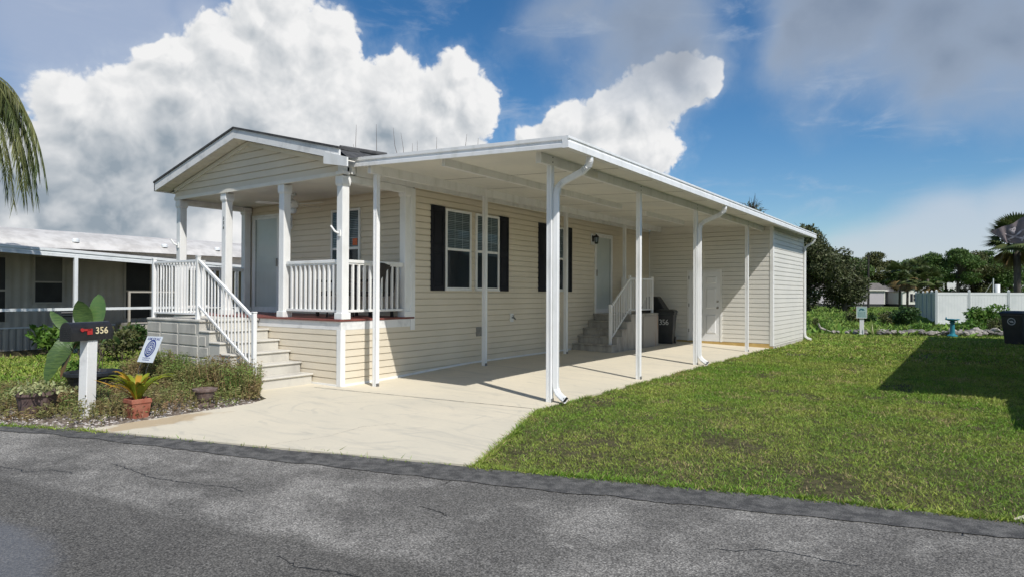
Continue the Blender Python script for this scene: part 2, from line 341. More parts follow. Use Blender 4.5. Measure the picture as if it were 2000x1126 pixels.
def link(name, me, m, parent=None, smooth=False, bevel=0):
    if isinstance(m, (list, tuple)):
        for q in m: me.materials.append(q)
    elif m is not None: me.materials.append(m)
    if smooth: me.shade_smooth()
    o = bpy.data.objects.new(name, me); C.objects.link(o)
    if parent is not None:
        o.parent = parent
        if parent.get('_w'): o.location = tuple(-x for x in parent.location)
    if bevel:
        md = o.modifiers.new('bevel', 'BEVEL'); md.width = bevel; md.segments = 1; md.limit_method = 'ANGLE'; md.angle_limit = R(50)
    return o
WROOTS = []
def thing(name, label, cat, loc=(0, 0, 0), rz=0, group=None, world=False):
    o = bpy.data.objects.new(name, None); C.objects.link(o); o.location = loc; o.rotation_euler = (0, 0, rz)
    o['label'] = label; o['category'] = cat
    if group: o['group'] = group
    if world: o['_w'] = 1; WROOTS.append(o)
    return o
def tag(o, label, cat, group=None, kind=None):
    if label: o['label'] = label
    if cat: o['category'] = cat
    if group: o['group'] = group
    if kind: o['kind'] = kind
    return o
def dup(root, loc, rz=0, label=None, scale=None):
    r = root.copy(); C.objects.link(r); r.location = loc; r.rotation_euler = (0, 0, rz)
    if label: r['label'] = label
    if scale: r.scale = scale
    for ch in list(root.children):
        c = ch.copy(); C.objects.link(c); c.parent = r
        for q in ch.children:
            d = q.copy(); C.objects.link(d); d.parent = c
    return r
def fr(o, u, n=None):
    """frame: local x along u (horizontal), local -y outward, z up"""
    u = Vector(u).normalized(); z = Vector((0, 0, 1)); y = z.cross(u)
    return Matrix(((u.x, y.x, 0, o[0]), (u.y, y.y, 0, o[1]), (0, 0, 1, o[2]), (0, 0, 0, 1)))
def npmesh(name, V, Fq, m, parent=None, smooth=False, mi=None):
    me = bpy.data.meshes.new(name); V = np.asarray(V, np.float32).reshape(-1, 3); Fq = np.asarray(Fq, np.int32); k = Fq.shape[1]
    me.vertices.add(len(V)); me.vertices.foreach_set('co', V.ravel())
    me.loops.add(Fq.size); me.loops.foreach_set('vertex_index', Fq.ravel())
    me.polygons.add(len(Fq)); me.polygons.foreach_set('loop_start', np.arange(0, Fq.size, k, dtype=np.int32))
    if mi is not None: me.polygons.foreach_set('material_index', np.asarray(mi, np.int32))
    me.update(calc_edges=True)
    return link(name, me, m, parent, smooth)
def leaves(name, P, L, Wd, m, parent=None, mid=.45, mi=None):
    P = np.asarray(P); L = np.asarray(L); Wd = np.asarray(Wd); n = len(P)
    V = np.stack([P, P + L * mid + Wd, P + L, P + L * mid - Wd], 1).reshape(-1, 3)
    return npmesh(name, V, np.arange(4 * n).reshape(n, 4), m, parent, mi=mi)
def rv(n): v = rng.normal(size=(n, 3)); return v / np.linalg.norm(v, axis=1, keepdims=True)
def text(name, s, size, mtx, m, parent, ext=.0015, font_bold=False, align='CENTER', space=1):
    cu = bpy.data.curves.new(name, 'FONT'); cu.body = s; cu.size = size; cu.extrude = ext; cu.align_x = align; cu.align_y = 'CENTER'; cu.offset = .008 * size if font_bold else 0; cu.space_character = space
    cu.resolution_u = 3
    to = bpy.data.objects.new(name, cu); C.objects.link(to)
    dg = bpy.context.evaluated_depsgraph_get(); me = bpy.data.meshes.new_from_object(to.evaluated_get(dg)); C.objects.unlink(to); bpy.data.objects.remove(to)
    me.transform(mtx); me.materials.clear(); return link(name, me, m, parent)
def tfr(o, right, up):
    r = Vector(right).normalized(); u = Vector(up).normalized(); n = r.cross(u)
    return Matrix(((r.x, u.x, n.x, o[0]), (r.y, u.y, n.y, o[1]), (r.z, u.z, n.z, o[2]), (0, 0, 0, 1)))
def inpoly(x, y, poly):
    c = np.zeros(len(x), bool); j = len(poly) - 1
    for i in range(len(poly)):
        xi, yi = poly[i]; xj, yj = poly[j]
        c ^= ((yi > y) != (yj > y)) & (x < (xj - xi) * (y - yi) / (yj - yi + 1e-12) + xi); j = i
    return c
def gh(x, y):
    d = np.hypot(np.asarray(x, float) - CAM[0], np.asarray(y, float) - CAM[1])
    def sm(a, b): t = np.clip((d - a) / (b - a), 0, 1); return t * t * (3 - 2 * t)
    return -.035 - .27 * sm(24, 40) - .35 * sm(40, 120)

# ------------------------------------------------------------------ ground
ax = np.concatenate([-np.geomspace(600, 1.2, 60), np.linspace(-1, 1, 5), np.geomspace(1.2, 600, 60)])
gx, gy = np.meshgrid(ax + CAM[0], ax + CAM[1]); n = len(ax)
V = np.stack([gx, gy, gh(gx, gy)], -1).reshape(-1, 3)
ii = (np.arange(n - 1)[:, None] * n + np.arange(n - 1)[None]).ravel()
def groundmat():
    m = bpy.data.materials.new('ground_turf'); m.use_nodes = True; t = m.node_tree; t.nodes.clear(); q = G(t)
    p = q.n('ShaderNodeBsdfPrincipled'); co = q.n('ShaderNodeTexCoord').outputs['Object']
    c = q.mix(q.ss(q.noise(co, .35, 6, .6), .35, .65), (.115, .17, .035), (.15, .195, .05))
    c = q.mix(q.ss(q.noise(co, 30, 4, .7), .3, .7), q.mix(.5, c, (.055, .07, .018)), c)
    c = q.mix(q.ss(q.noise(co, 1.1, 6, .65), .60, .74, 0, .6), c, (.13, .10, .055))
    sy = q.n('ShaderNodeSeparateXYZ'); q.put(sy.inputs[0], co)
    th = q.mix(q.ss(q.noise(co, 16, 5, .7), .35, .65), (.045, .045, .02), (.12, .105, .055))
    c = q.mix(q.ss(sy.outputs[1], 23, 19), c, th)
    q.put(p.inputs['Base Color'], c); p.inputs['Roughness'].default_value = .9; p.inputs['Specular IOR Level'].default_value = .15
    b = q.n('ShaderNodeBump'); b.inputs['Strength'].default_value = .8; b.inputs['Distance'].default_value = .03; q.put(b.inputs['Height'], q.noise(co, 40, 5, .7)); q.put(p.inputs['Normal'], b.outputs[0])
    q.put(q.n('ShaderNodeOutputMaterial').inputs[0], p.outputs[0]); return m
tag(npmesh('ground', V, np.stack([ii, ii + 1, ii + n + 1, ii + n], 1), groundmat(), smooth=True), 'green turf ground sloping gently away behind the lot', 'ground', kind='structure')

# road: strip whose far edge follows the lot line
edge = [(-60, -23.4), (-20, -10.4), (-6, -5.95), (-0.72, -4.2), (0.33, -3.77), (2.49, -3.12), (4.64, -2.45), (5.8, -2.1), (6.9, -1.76), (8.35, -1.40), (14, .3), (30, 5.2), (80, 20.5)]
def denser(P, step=.06):
    out = []
    for (a, b), (c, d) in zip(P[:-1], P[1:]):
        L = math.hypot(c - a, d - b); k = max(1, int(L / step)) if L < 12 else 4
        for i in range(k): out.append((a + (c - a) * i / k, b + (d - b) * i / k))
    return out + [P[-1]]
ed = denser(edge)
def edge_y(x): return float(np.interp(x, [p[0] for p in edge], [p[1] for p in edge]))
ej = [(x, y + .035 * noise.noise(Vector((x * 2.5, y * 2.5, 0))) + .02 * noise.noise(Vector((x * 9, y * 9, 3)))) for x, y in ed]
def roadmat():
    m = bpy.data.materials.new('asphalt'); m.use_nodes = True; t = m.node_tree; t.nodes.clear(); q = G(t)
    p = q.n('ShaderNodeBsdfPrincipled'); co = q.n('ShaderNodeTexCoord').outputs['Object']
    sep = q.n('ShaderNodeSeparateXYZ'); q.put(sep.inputs[0], co); X, Y = sep.outputs[0], sep.outputs[1]
    # stains follow the lie of the road: distance from the lot edge (edge runs 0.31 per metre)
    d = q.math('ADD', q.math('MULTIPLY', X, .294), q.math('MULTIPLY_ADD', Y, -.956, -3.76))   # metres out from the edge
    wob = q.math('MULTIPLY', q.math('SUBTRACT', q.noise(co, 1.6, 6, .6), .5), 1.0)
    base = q.mix(q.ss(q.math('ADD', q.noise(co, .8, 7, .66), q.math('MULTIPLY', X, -.012)), .36, .60), (.15, .142, .128), (.285, .27, .243))
    base = q.mix(q.ss(q.noise(co, 3.2, 6, .62), .5, .75, 0, .5), base, (.32, .305, .275))
    wet = q.math('MULTIPLY', q.ss(q.math('ADD', q.math('ADD', q.math('MULTIPLY_ADD', Y, -1., -4.72), q.math('MULTIPLY', q.math('SUBTRACT', X, 2.7), .17)), q.math('MULTIPLY', wob, .55)), -.07, .09), 1.)
    base = q.mix(q.math('MULTIPLY', wet, .8), base, (.105, .099, .088))
    pud = q.math('ADD', q.vec('DISTANCE', q.vec('MULTIPLY', co, (.75, 1.5, 0)), (2.45, -8.75, 0)), q.math('MULTIPLY', wob, .3))
    pm = q.ss(q.math('ADD', pud, q.math('MULTIPLY', q.noise(co, 9, 5, .7), .25)), 1.15, .88)
    sp1 = q.vor(co, 70); sp2 = q.noise(co, 95, 4, .75)
    spk = q.math('MULTIPLY_ADD', q.ss(sp2, .40, .62), 1.1, .42)
    spk = q.math('MULTIPLY', spk, q.ss(sp1, .1, .75, 1.22, .72))
    h = q.n('ShaderNodeHueSaturation'); q.put(h.inputs['Color'], base); q.put(h.inputs['Value'], spk)
    col = q.mix(q.math('MULTIPLY', pm, .45), h.outputs[0], (.17, .175, .19))  # puddle colour carries a painted blue-grey sky reflection
    q.put(p.inputs['Base Color'], col)
    q.put(p.inputs['Roughness'], q.math('SUBTRACT', .85, q.math('MULTIPLY', pm, .42))); p.inputs['Specular IOR Level'].default_value = .35
    b = q.n('ShaderNodeBump'); b.inputs['Strength'].default_value = .7; b.inputs['Distance'].default_value = .006; q.put(b.inputs['Height'], q.math('ADD', sp1, sp2)); q.put(p.inputs['Normal'], b.outputs[0])
    q.put(q.n('ShaderNodeOutputMaterial').inputs[0], p.outputs[0]); return m
def stripmat():
    m = mat('fresh_asphalt_edge', (.058, .056, .053), .85, (.135, .13, .12), 9, bump=.7, bscale=170, bdist=.006)
    t = m.node_tree; q = G(t); p = [x for x in t.nodes if x.type == 'BSDF_PRINCIPLED'][0]
    co = q.n('ShaderNodeTexCoord').outputs['Object']; src = p.inputs['Base Color'].links[0].from_socket
    h = q.n('ShaderNodeHueSaturation'); q.put(h.inputs['Color'], src); q.put(h.inputs['Value'], q.math('MULTIPLY_ADD', q.ss(q.noise(co, 100, 4, .75), .42, .64), 1.1, .5)); q.put(p.inputs['Base Color'], h.outputs[0]); return m
def strip(name, P, w0, w1, z, m, bumpz=0):
    vs = []; fs = []; k = len(P)
    for i, (x, y) in enumerate(P):
        a = P[max(i - 1, 0)]; b = P[min(i + 1, k - 1)]; tx, ty = b[0] - a[0], b[1] - a[1]; nx, ny = .295, -.9555
        wa = w0(x) if callable(w0) else w0; wb = w1(x) if callable(w1) else w1
        vs += [(x + nx * wa, y + ny * wa, z), (x + nx * wb, y + ny * wb, z)]
    for i in range(k - 1): fs.append((2 * i, 2 * i + 1, 2 * i + 3, 2 * i + 2))
    mb = MB(); mb.add(vs, fs); return mb
road = strip('road', ej, 0, 9, -.016, None)
crk = [[(1.99, -4.2), (2.4, -4.2), (2.69, -4.22), (2.97, -4.16), (3.26, -4.07), (3.47, -3.99), (3.69, -3.99)], [(.9, -4.84), (1.34, -4.81), (1.58, -4.74), (1.71, -4.75), (1.81, -4.6), (2.12, -4.51)], [(4.9, -4.58), (5.12, -4.6), (5.32, -4.52), (5.56, -4.49)],
       [(6.91, -3.0), (7.02, -2.97), (7.11, -2.86), (7.27, -2.81), (7.43, -2.81), (7.64, -2.79)], [(8.09, -1.67), (8.07, -1.8), (8.11, -1.93)], [(4.96, -3.46), (5.1, -3.46), (5.27, -3.52)], [(4.75, -3.0), (4.72, -2.8)], [(6.0, -2.45), (6.1, -2.25)]]
nroad = len(road.f)
for L in crk:
    pts = []
    for (a, b), (c, d) in zip(L[:-1], L[1:]):
        k = max(2, int(math.hypot(c - a, d - b) / .025))
        for i in range(k): pts.append((a + (c - a) * i / k + random.uniform(-.012, .012), b + (d - b) * i / k + random.uniform(-.012, .012)))
    for i in range(len(pts) - 1):
        w = .0045 * (.5 + random.random()) ; (a, b), (c, d) = pts[i], pts[i + 1]; L2 = math.hypot(c - a, d - b) + 1e-6; nx, ny = -(d - b) / L2 * w, (c - a) / L2 * w
        road.add([(a + nx, b + ny, -.0145), (a - nx, b - ny, -.0145), (c - nx, d - ny, -.0145), (c + nx, d + ny, -.0145)], [(0, 1, 2, 3)])
ro = road.build('road', [roadmat(), M['blackink']])
for i in range(nroad, len(ro.data.polygons)): ro.data.polygons[i].material_index = 1
tag(ro, 'worn grey asphalt road with cracks and a dark damp patch', 'road', kind='structure')
def sw(x): return float(np.interp(x, [-60, -.03, 2.9, 5.2, 7, 8.4, 14, 80], [.2, .22, .36, .43, .42, .34, .34, .34])) + .022 * noise.noise(Vector((x * 3, 0, 9))) + .02 * noise.noise(Vector((x * 14, 0, 5)))
tag(strip('asphalt_edge', ej, -.004, sw, -.010, None).build('road_edge', stripmat()), 'darker strip of newer asphalt along the lot edge of the road', 'road edge', kind='structure')

# concrete
def slabmat(name, stain=False):
    m = bpy.data.materials.new(name); m.use_nodes = True; t = m.node_tree; t.nodes.clear(); q = G(t)
    p = q.n('ShaderNodeBsdfPrincipled'); co = q.n('ShaderNodeTexCoord').outputs['Object']
    c = q.mix(q.ss(q.noise(co, .7, 6, .6), .3, .7), (.64, .575, .445), (.575, .525, .415))
    c = q.mix(q.ss(q.noise(q.vec('MULTIPLY', co, (.5, 2.2, 1)), 1.6, 7, .65, dist=1.2), .50, .72, 0, .6), c, (.43, .405, .34))
    c = q.mix(q.ss(q.noise(co, 22, 5, .7), .45, .8, 0, .25), c, (.42, .38, .30))
    w = q.n('ShaderNodeTexWave', wave_type='RINGS', rings_direction='Z'); w.inputs['Scale'].default_value = 1.1; w.inputs['Distortion'].default_value = 6; w.inputs['Detail'].default_value = 4
    q.put(w.inputs['Vector'], q.vec('SUBTRACT', co, (2.1, -.9, 0)))
    tm = q.math('MULTIPLY', q.ss(w.outputs['Fac'], .86, .99, 0, .26), q.ss(q.noise(co, 1.6, 5), .50, .64))
    c = q.mix(tm, c, (.33, .32, .285))
    if stain:
        d = q.math('ADD', q.vec('DISTANCE', q.vec('MULTIPLY', q.vec('SUBTRACT', co, (.52, -3.05, 0)), (3.0, 1.15, 0)), (0, 0, 0)), q.math('MULTIPLY', q.math('SUBTRACT', q.noise(co, 4, 5), .5), 1.6))
        c = q.mix(q.ss(d, .85, .55, 0, .6), c, (.36, .24, .11))
    q.put(p.inputs['Base Color'], c); p.inputs['Roughness'].default_value = .8; p.inputs['Specular IOR Level'].default_value = .3
    b = q.n('ShaderNodeBump'); b.inputs['Strength'].default_value = .3; b.inputs['Distance'].default_value = .004; q.put(b.inputs['Height'], q.noise(co, 120, 4, .7)); q.put(p.inputs['Normal'], b.outputs[0])
    q.put(q.n('ShaderNodeOutputMaterial').inputs[0], p.outputs[0]); return m
SM = slabmat('cream_concrete', True)
mb = MB(); mb.prism([(.33, -3.74), (2.49, -3.095), (4.62, -2.43), (4.1, -1.1), (3.57, .195), (.25, -.215), (-.295, -.281), (-.30, .02), (-.9, .02), (-.9, -1.16), (-.5, -1.18), (.08, -1.38), (.27, -1.75)], -.12, 0)
nd = len(mb.f)
def hair(L, w, wob=.01, step=.04):
    pts = []
    for (a, b), (c, d) in zip(L[:-1], L[1:]):
        k = max(2, int(math.hypot(c - a, d - b) / step))
        for i in range(k): pts.append((a + (c - a) * i / k + random.uniform(-wob, wob), b + (d - b) * i / k + random.uniform(-wob, wob)))
    for i in range(len(pts) - 1):
        ww = w * (.5 + random.random()) / 2; (a, b), (c, d) = pts[i], pts[i + 1]; L2 = math.hypot(c - a, d - b) + 1e-6; nx, ny = -(d - b) / L2 * ww, (c - a) / L2 * ww
        mb.add([(a + nx, b + ny, .002), (a - nx, b - ny, .002), (c - nx, d - ny, .002), (c + nx, d + ny, .002)], [(0, 1, 2, 3)])
hair([(-.28, -.286), (.25, -.222), (3.565, .188)], .014, .0015, .06)
hair([(2.55, -3.0), (2.7, -2.4), (2.62, -1.9), (2.8, -1.5)], .003, .012)
hair([(.9, -1.1), (1.25, -.95), (1.5, -.62)], .003, .012)
dv = mb.build('driveway', [SM, M['bark']])
for i in range(nd, len(dv.data.polygons)): dv.data.polygons[i].material_index = 1
tag(dv, 'cream concrete driveway apron between the road and the carport', 'driveway', kind='structure')
def sh_(y, x):
    a = min(max((y - .3) / 3.2, 0), 1); return .092 * a * a * (3 - 2 * a) * min(max(1 - x / 3.5, 0), 1)
mb = MB(); ys = [0, .3] + list(np.linspace(.8, 12.2, 24)); xs = list(np.linspace(-.3, 3.58, 9)); vs = []
for j, y in enumerate(ys):
    for x in xs:
        yy = y if j > 0 else -.245 + .121 * x + .012
        vs.append((x if not (x > 3.5 and j == 0) else 3.565, yy, sh_(yy, x)))
k = len(xs); fs = [(j * k + i, j * k + i + 1, (j + 1) * k + i + 1, (j + 1) * k + i) for j in range(len(ys) - 1) for i in range(k - 1)]
mb.add(vs, fs)
for j in range(len(ys) - 1):      # outer edge drop
    a, b = vs[j * k + k - 1], vs[(j + 1) * k + k - 1]; mb.add([a, b, (b[0], b[1], -.12), (a[0], a[1], -.12)], [(0, 3, 2, 1)])
a, b = vs[0], vs[k - 1]; mb.add([a, b, (b[0], b[1], -.12), (a[0], a[1], -.12)], [(3, 2, 1, 0)])
tag(mb.build('carport_slab', SM), 'cream concrete slab under the carport', 'slab', kind='structure')
mb = MB(); mb.prism([(8.36, -1.37), (10.4, -.74), (10.4, 1.2), (9.4, .9), (8.60, -.9)], -.1, .005)
tag(mb.build('neighbour_driveway', SM, bevel=.01), 'corner of the next concrete driveway at the road', 'driveway', kind='structure')

# ------------------------------------------------------------------ the home
H = thing('mobile_home', 'sand coloured manufactured home with black shutters, gabled porch and raised deck', 'house', (-2.5, 0, 0), world=True)
XL, XR, YB, P0 = -5.06, 0.0, 16.2, 1.63
ZC = 3.36
pk = (XL + XR) / 2
front = fr((XL, P0, 0), (1, 0, 0)); side = fr((0, 0, 0), (0, 1, 0))
# fr: local -y outward. for front: u=+x -> y=+y, outward -y ok. side: u=+y -> y=-x, outward +x ok
MB(front).siding(XR - XL, 1.06, ZC + .05, phase=.02).build('porch_wall', M['siding'], H)
mb = MB(side); mb.siding(YB - P0, .03, 3.42, phase=.02, a0=P0); mb.siding(P0, .03, .90, phase=.02, a0=0); mb.build('side_wall', M['siding'], H)
mb = MB(fr((XL, 0, 0), (1, 0, 0))); mb.siding(XR - XL, .03, .90, phase=.02); mb.build('porch_skirt', M['siding'], H)
mb = MB(); mb.box(XL, -.03, 1.66, YB, .05, 3.36); mb.box(XL + .02, -.03, .03, P0, .02, .9); mb.build('core_wall', M['siding'], H)
# gable triangle
slope = .25
def gclip(z):
    h = (4.20 - z) / slope; return (max(XL, pk - h) , min(XR, pk + h))
mb = MB(fr((0, 0, 0), (1, 0, 0))); mb.siding(0, 3.40, 4.18, phase=3.40, course=.125, clip=gclip); mb.build('gable_wall', M['siding'], H)
MB().box(XL, XR, .005, .1, 3.36, 3.6).build('porch_header', M['white'], H)
mb = MB(); mb.box(XL - .01, XR + .01, -.035, .006, 3.335, 3.40); 
for sgn in (-1, 1):
    mb.bar((pk + sgn * .0, -.02, 4.165), (pk + sgn * 2.53, -.02, 4.165 - 2.53 * slope), .04, .075)
mb.build('gable_trim', M['soffit'], H)
MB().box(XL + .02, XR - .02, .0, P0, ZC, ZC + .02).build('porch_ceiling', M['ceiling'], H)
MB().box(XL - .01, XL + .12, .1, P0 - .02, 3.25, ZC - .004).build('porch_beam', M['white'], H); MB().box(XR - .12, XR + .015, .1, P0 - .02, 3.25, ZC - .004).build('porch_beam', M['white'], H)
mb = MB(); mb.box(-.06, .05, -.03, .07, 3.405, 3.52); mb.box(-.09, .075, -.05, .09, 3.355, 3.40); mb.build('corner_bracket', M['white'], H)
# roof
YG = -.30; EX = 2.82; ZP = 4.41
rf = MB()
def slab(xa, xb, ya, yb):
    za = ZP - abs(xa - pk) * slope; zb_ = ZP - abs(xb - pk) * slope
    rf.add([(xa, ya, za), (xb, ya, zb_), (xb, yb, zb_), (xa, yb, za), (xa, ya, za - .035), (xb, ya, zb_ - .035), (xb, yb, zb_ - .035), (xa, yb, za - .035)], [(0, 1, 2, 3), (7, 6, 5, 4), (0, 4, 5, 1), (1, 5, 6, 2), (2, 6, 7, 3), (3, 7, 4, 0)])
slab(pk - EX, pk, YG - .02, YB + .3); slab(pk, .30, YG - .02, .10); slab(pk, -.30, .10, YB + .3)
rf.add([(-.30, .10, ZP - (-.30 - pk) * slope), (-.30, YB, ZP - (-.30 - pk) * slope), (.05, YB, 3.60), (.05, .10, 3.60)], [(3, 2, 1, 0)])
rfo = rf.build('roof', M['shingle'], H)
MB().tube([(-.95, .75, 4.03), (-.62, 1.55, 4.0)], .05, 10).build('rolled_ridge_vent', M['shingle'], rfo)
# fascia
mb = MB()
for sgn in (-1, 1):
    a = Vector((pk, YG, ZP - .115)); b = Vector((pk + sgn * (EX + .0), YG, ZP - .115 - EX * slope))
    mb.add([(a.x, YG, a.z + .08), (b.x, YG, b.z + .08), (b.x, YG, b.z - .085), (a.x, YG, a.z - .085), (a.x, YG + .03, a.z + .08), (b.x, YG + .03, b.z + .08), (b.x, YG + .03, b.z - .085), (a.x, YG + .03, a.z - .085)],
           [(0, 1, 2, 3), (7, 6, 5, 4), (3, 2, 6, 7), (1, 5, 6, 2), (0, 4, 5, 1)] if sgn < 0 else [(3, 2, 1, 0), (4, 5, 6, 7), (7, 6, 2, 3), (2, 6, 5, 1), (1, 5, 4, 0)])
mb.box(pk - EX, pk - EX + .03, YG, YB + .3, ZP - EX * slope - .2, ZP - EX * slope - .035)
mb.build('fascia', M['white_worn'], H)
mb = MB(); e0, e1 = -.04, .50; zf = lambda x: 3.585 - .10 * (x + .04) if x > .2 else 3.60
mb.add([(e0, YG - .03, 3.66), (e1, YG - .03, 3.515), (e1, YG - .03, 3.375), (e0, YG - .03, 3.475), (e0, YG - .001, 3.66), (e1, YG - .001, 3.515), (e1, YG - .001, 3.375), (e0, YG - .001, 3.475)],
       [(3, 2, 1, 0), (7, 6, 2, 3), (1, 5, 4, 0), (2, 6, 5, 1), (0, 4, 7, 3)]); mb.build('fascia_patch', M['white'], H)
# soffit under front overhang with ribs along y
mb = MB()
for sgn in (-1, 1):
    nrib = 16
    for i in range(nrib):
        t0 = EX * i / nrib; t1 = EX * (i + 1) / nrib
        for (ta, za, tb, zb) in ((t0, 0, t0 + (t1 - t0) * .8, 0), (t0 + (t1 - t0) * .8, 0, t0 + (t1 - t0) * .9, .012), (t0 + (t1 - t0) * .9, .012, t1, 0)):
            xa = pk + sgn * ta; xb = pk + sgn * tb; z1 = ZP - .19 - ta * slope + za; z2 = ZP - .19 - tb * slope + zb
            mb.add([(xa, YG + .03, z1), (xb, YG + .03, z2), (xb, .02, z2), (xa, .02, z1)], [(0, 1, 2, 3)])
mb.box(pk - EX + .03, XL, 0, YB, 3.5, 3.52)
mb.build('soffit', M['soffit'], H)
# deck, rim boards
MB().box(XL - .02, .035, -.05, P0, 1.03, 1.062).build('deck', M['deck'], H, bevel=.004)
mb = MB(); mb.box(XL, .022, -.022, .0, .895, 1.028); mb.box(0, .022, .0, P0 - .10, .895, 1.028); mb.build('rim_board', M['white_worn'], H)
mb = MB(); mb.box(-.075, .028, -.028, 0, .0, .893); mb.box(0.0, .028, 0, .07, .0, .893); mb.build('corner_trim', M['white'], H, bevel=.004)
MB().box(.0, .03, 1.54, 1.65, .83, 3.34).build('corner_board', M['white'], H, bevel=.004); MB().box(XL - .01, XL + .08, 1.60, 1.625, 1.06, 3.25).build('corner_board', M['white'], H, bevel=.004)
mb = MB(); tz = [0, .5, 1, 1.5, 2, 2.5, 3, 3.5, 5, 7.2]
for a, b in zip(tz[:-1], tz[1:]):
    za, zb_ = sh_(a, 0), sh_(b, 0); mb.add([(.031, a, za - .01), (.031, b, zb_ - .01), (.031, b, zb_ + .035), (.031, a, za + .035), (.0, a, za + .036), (.0, b, zb_ + .036)], [(0, 1, 2, 3), (3, 2, 5, 4)])
if 0: mb.box(0, .03, 1.66, 8, .06, .105)
mb.box(XL, -.08, -.03, 0, 0, .03); mb.build('base_trim', M['white'], H)
# columns
def column(x, y, z0=1.062, z1=3.335):
    mb = MB(); w = .07; mb.box(x - w, x + w, y - w, y + w, z0 + .1, z1 - .12)
    mb.box(x - .092, x + .092, y - .092, y + .092, z0, z0 + .105); mb.box(x - .088, x + .088, y - .088, y + .088, z1 - .125, z1)
    mb.lathe([(.088, 0), (.075, -.03)][::-1], (x, y, z1 - .125), 4, square=True)
    return mb.build('porch_column', M['white'], H, bevel=.006)
colf = [column(x, .07) for x in (-4.97, -3.33, -1.56, -.05)]
column(-4.96, 1.50); column(-.06, 1.48)
# number on the second column
for i, chx in enumerate('356'):
    text('house_number', chx, .085, tfr((-3.33, -.004, 2.86 - i * .085), (1, 0, 0), (0, 0, 1)) @ Matrix.Rotation(R(-8), 4, 'Z'), M['blackink'], colf[1])
# railing
def railing(parent, a, b, z0, z1, step, bw, rw, rh, slopez=0, name='railing', m='white', ends=(.06, .06)):
    """a,b in plan; z0,z1 bottom and top rail heights at a; slopez added at b. Balusters are sub-parts"""
    a = Vector((*a, 0)); b = Vector((*b, 0)); L = (b - a).length; d = (b - a) / L
    mb = MB(); mb.bar(a + Vector((0, 0, z1)), b + Vector((0, 0, z1 + slopez)), rw, rh)
    if rw > .045: mb.bar(a + Vector((0, 0, z1 - rh * .75)), b + Vector((0, 0, z1 + slopez - rh * .75)), rw * .6, rh * .6)
    r = mb.build(name, M[m], parent, bevel=.003)
    MB().bar(a + Vector((0, 0, z0)), b + Vector((0, 0, z0 + slopez)), rw * .8, rh * .8).build('bottom_rail', M[m], r, bevel=.003)
    q = MB(); q.box(-bw / 2, bw / 2, -bw / 2, bw / 2, z0, z1); me = None
    k = int(round(L / step)); ang = math.atan2(d.y, d.x)
    for i in range(1, k):
        t = i / k
        if me is None: o = q.build('baluster', M[m], r); me = o.data
        else: o = bpy.data.objects.new('baluster', me); C.objects.link(o); o.parent = r
        o.location = a + d * L * t + Vector((0, 0, slopez * t)); o.rotation_euler = (0, 0, ang)
    return r
railing(H, (-1.47, .07), (-.14, .07), 1.19, 1.985, .123, .036, .062, .05)
railing(H, (-.05, .15), (-.05, 1.40), 1.19, 1.985, .123, .036, .062, .05)
railing(H, (-4.97, .15), (-4.97, 1.42), 1.19, 1.985, .123, .036, .062, .05)
# windows / shutters / doors
def window(parent, F, a0, a1, z0, z1, grid=(3, 4), blind=True, sticker=False):
    w = a1 - a0; zm = (z0 + z1) / 2; t = .045
    mb = MB(F)
    for box_ in ((a0, a0 + t, z0, z1), (a1 - t, a1, z0, z1), (a0 + t, a1 - t, z1 - t, z1), (a0 + t, a1 - t, z0, z0 + t)): mb.box(box_[0], box_[1], -.052, .0, box_[2], box_[3])
    mb.box(a0 + t, a1 - t, -.046, -.02, zm - .02, zm + .028)
    mb.box(a0 - .012, a1 + .012, -.06, -.0, z0 - .02, z0 + .001)
    fo = mb.build('window', M['white'], parent, bevel=.003)
    MB(F).box(a0 + t, a1 - t, -.0225, -.0205, z0 + t, z1 - t).build('backing', M['dark'], fo)  # dark sheet painted in place of the unlit room behind the glass
    p = MB(F); p.add([(a0 + t, -.034, z0 + t), (a1 - t, -.034, z0 + t), (a1 - t, -.034, zm - .02), (a0 + t, -.034, zm - .02)], [(0, 1, 2, 3)])
    p.add([(a0 + t, -.040, zm + .028), (a1 - t, -.040, zm + .028), (a1 - t, -.040, z1 - t), (a0 + t, -.040, z1 - t)], [(0, 1, 2, 3)]); p.build('pane', M['glass'], fo)
    if blind:
        b = MB(F); z = zm + .03
        while z < z1 - t - .01:
            b.add([(a0 + t + .005, -.0235, z), (a1 - t - .005, -.0235, z), (a1 - t - .005, -.0305, z + .024), (a0 + t + .005, -.0305, z + .024)], [(0, 1, 2, 3)]); z += .034
        b.build('blind', M['blind'], fo)
    gr = MB(F)
    for i in range(1, grid[0]): x = a0 + t + (w - 2 * t) * i / grid[0]; gr.box(x - .005, x + .005, -.0395, -.0375, zm + .028, z1 - t)
    for j in range(1, grid[1]): z = zm + .028 + (z1 - t - zm - .028) * j / grid[1]; gr.box(a0 + t, a1 - t, -.0393, -.0373, z - .005, z + .005)
    gr.build('glazing_bar', M['white'], fo)
    if sticker: MB(F).box(a1 - t - .16, a1 - t - .03, -.0425, -.041, zm + .06, zm + .19).build('sticker', M['sticker'], fo)
    return fo
def shutter(F, a0, a1, z0, z1):
    mb = MB(F); s = .055; zm = (z0 + z1) / 2
    mb.box(a0, a1, -.030, -.0, z0, z1)
    for (x0, x1, q0, q1) in ((a0, a0 + s, z0, z1), (a1 - s, a1, z0, z1), (a0 + s, a1 - s, z1 - .09, z1), (a0 + s, a1 - s, z0, z0 + .09), (a0 + s, a1 - s, zm - .06, zm + .06)): mb.box(x0, x1, -.042, -.0301, q0, q1)
    for q0, q1 in ((z0 + .13, zm - .1), (zm + .1, z1 - .13)): mb.box(a0 + s + .03, a1 - s - .03, -.037, -.0301, q0, q1)
    return mb.build('shutter', M['shutter'], H, bevel=.004)
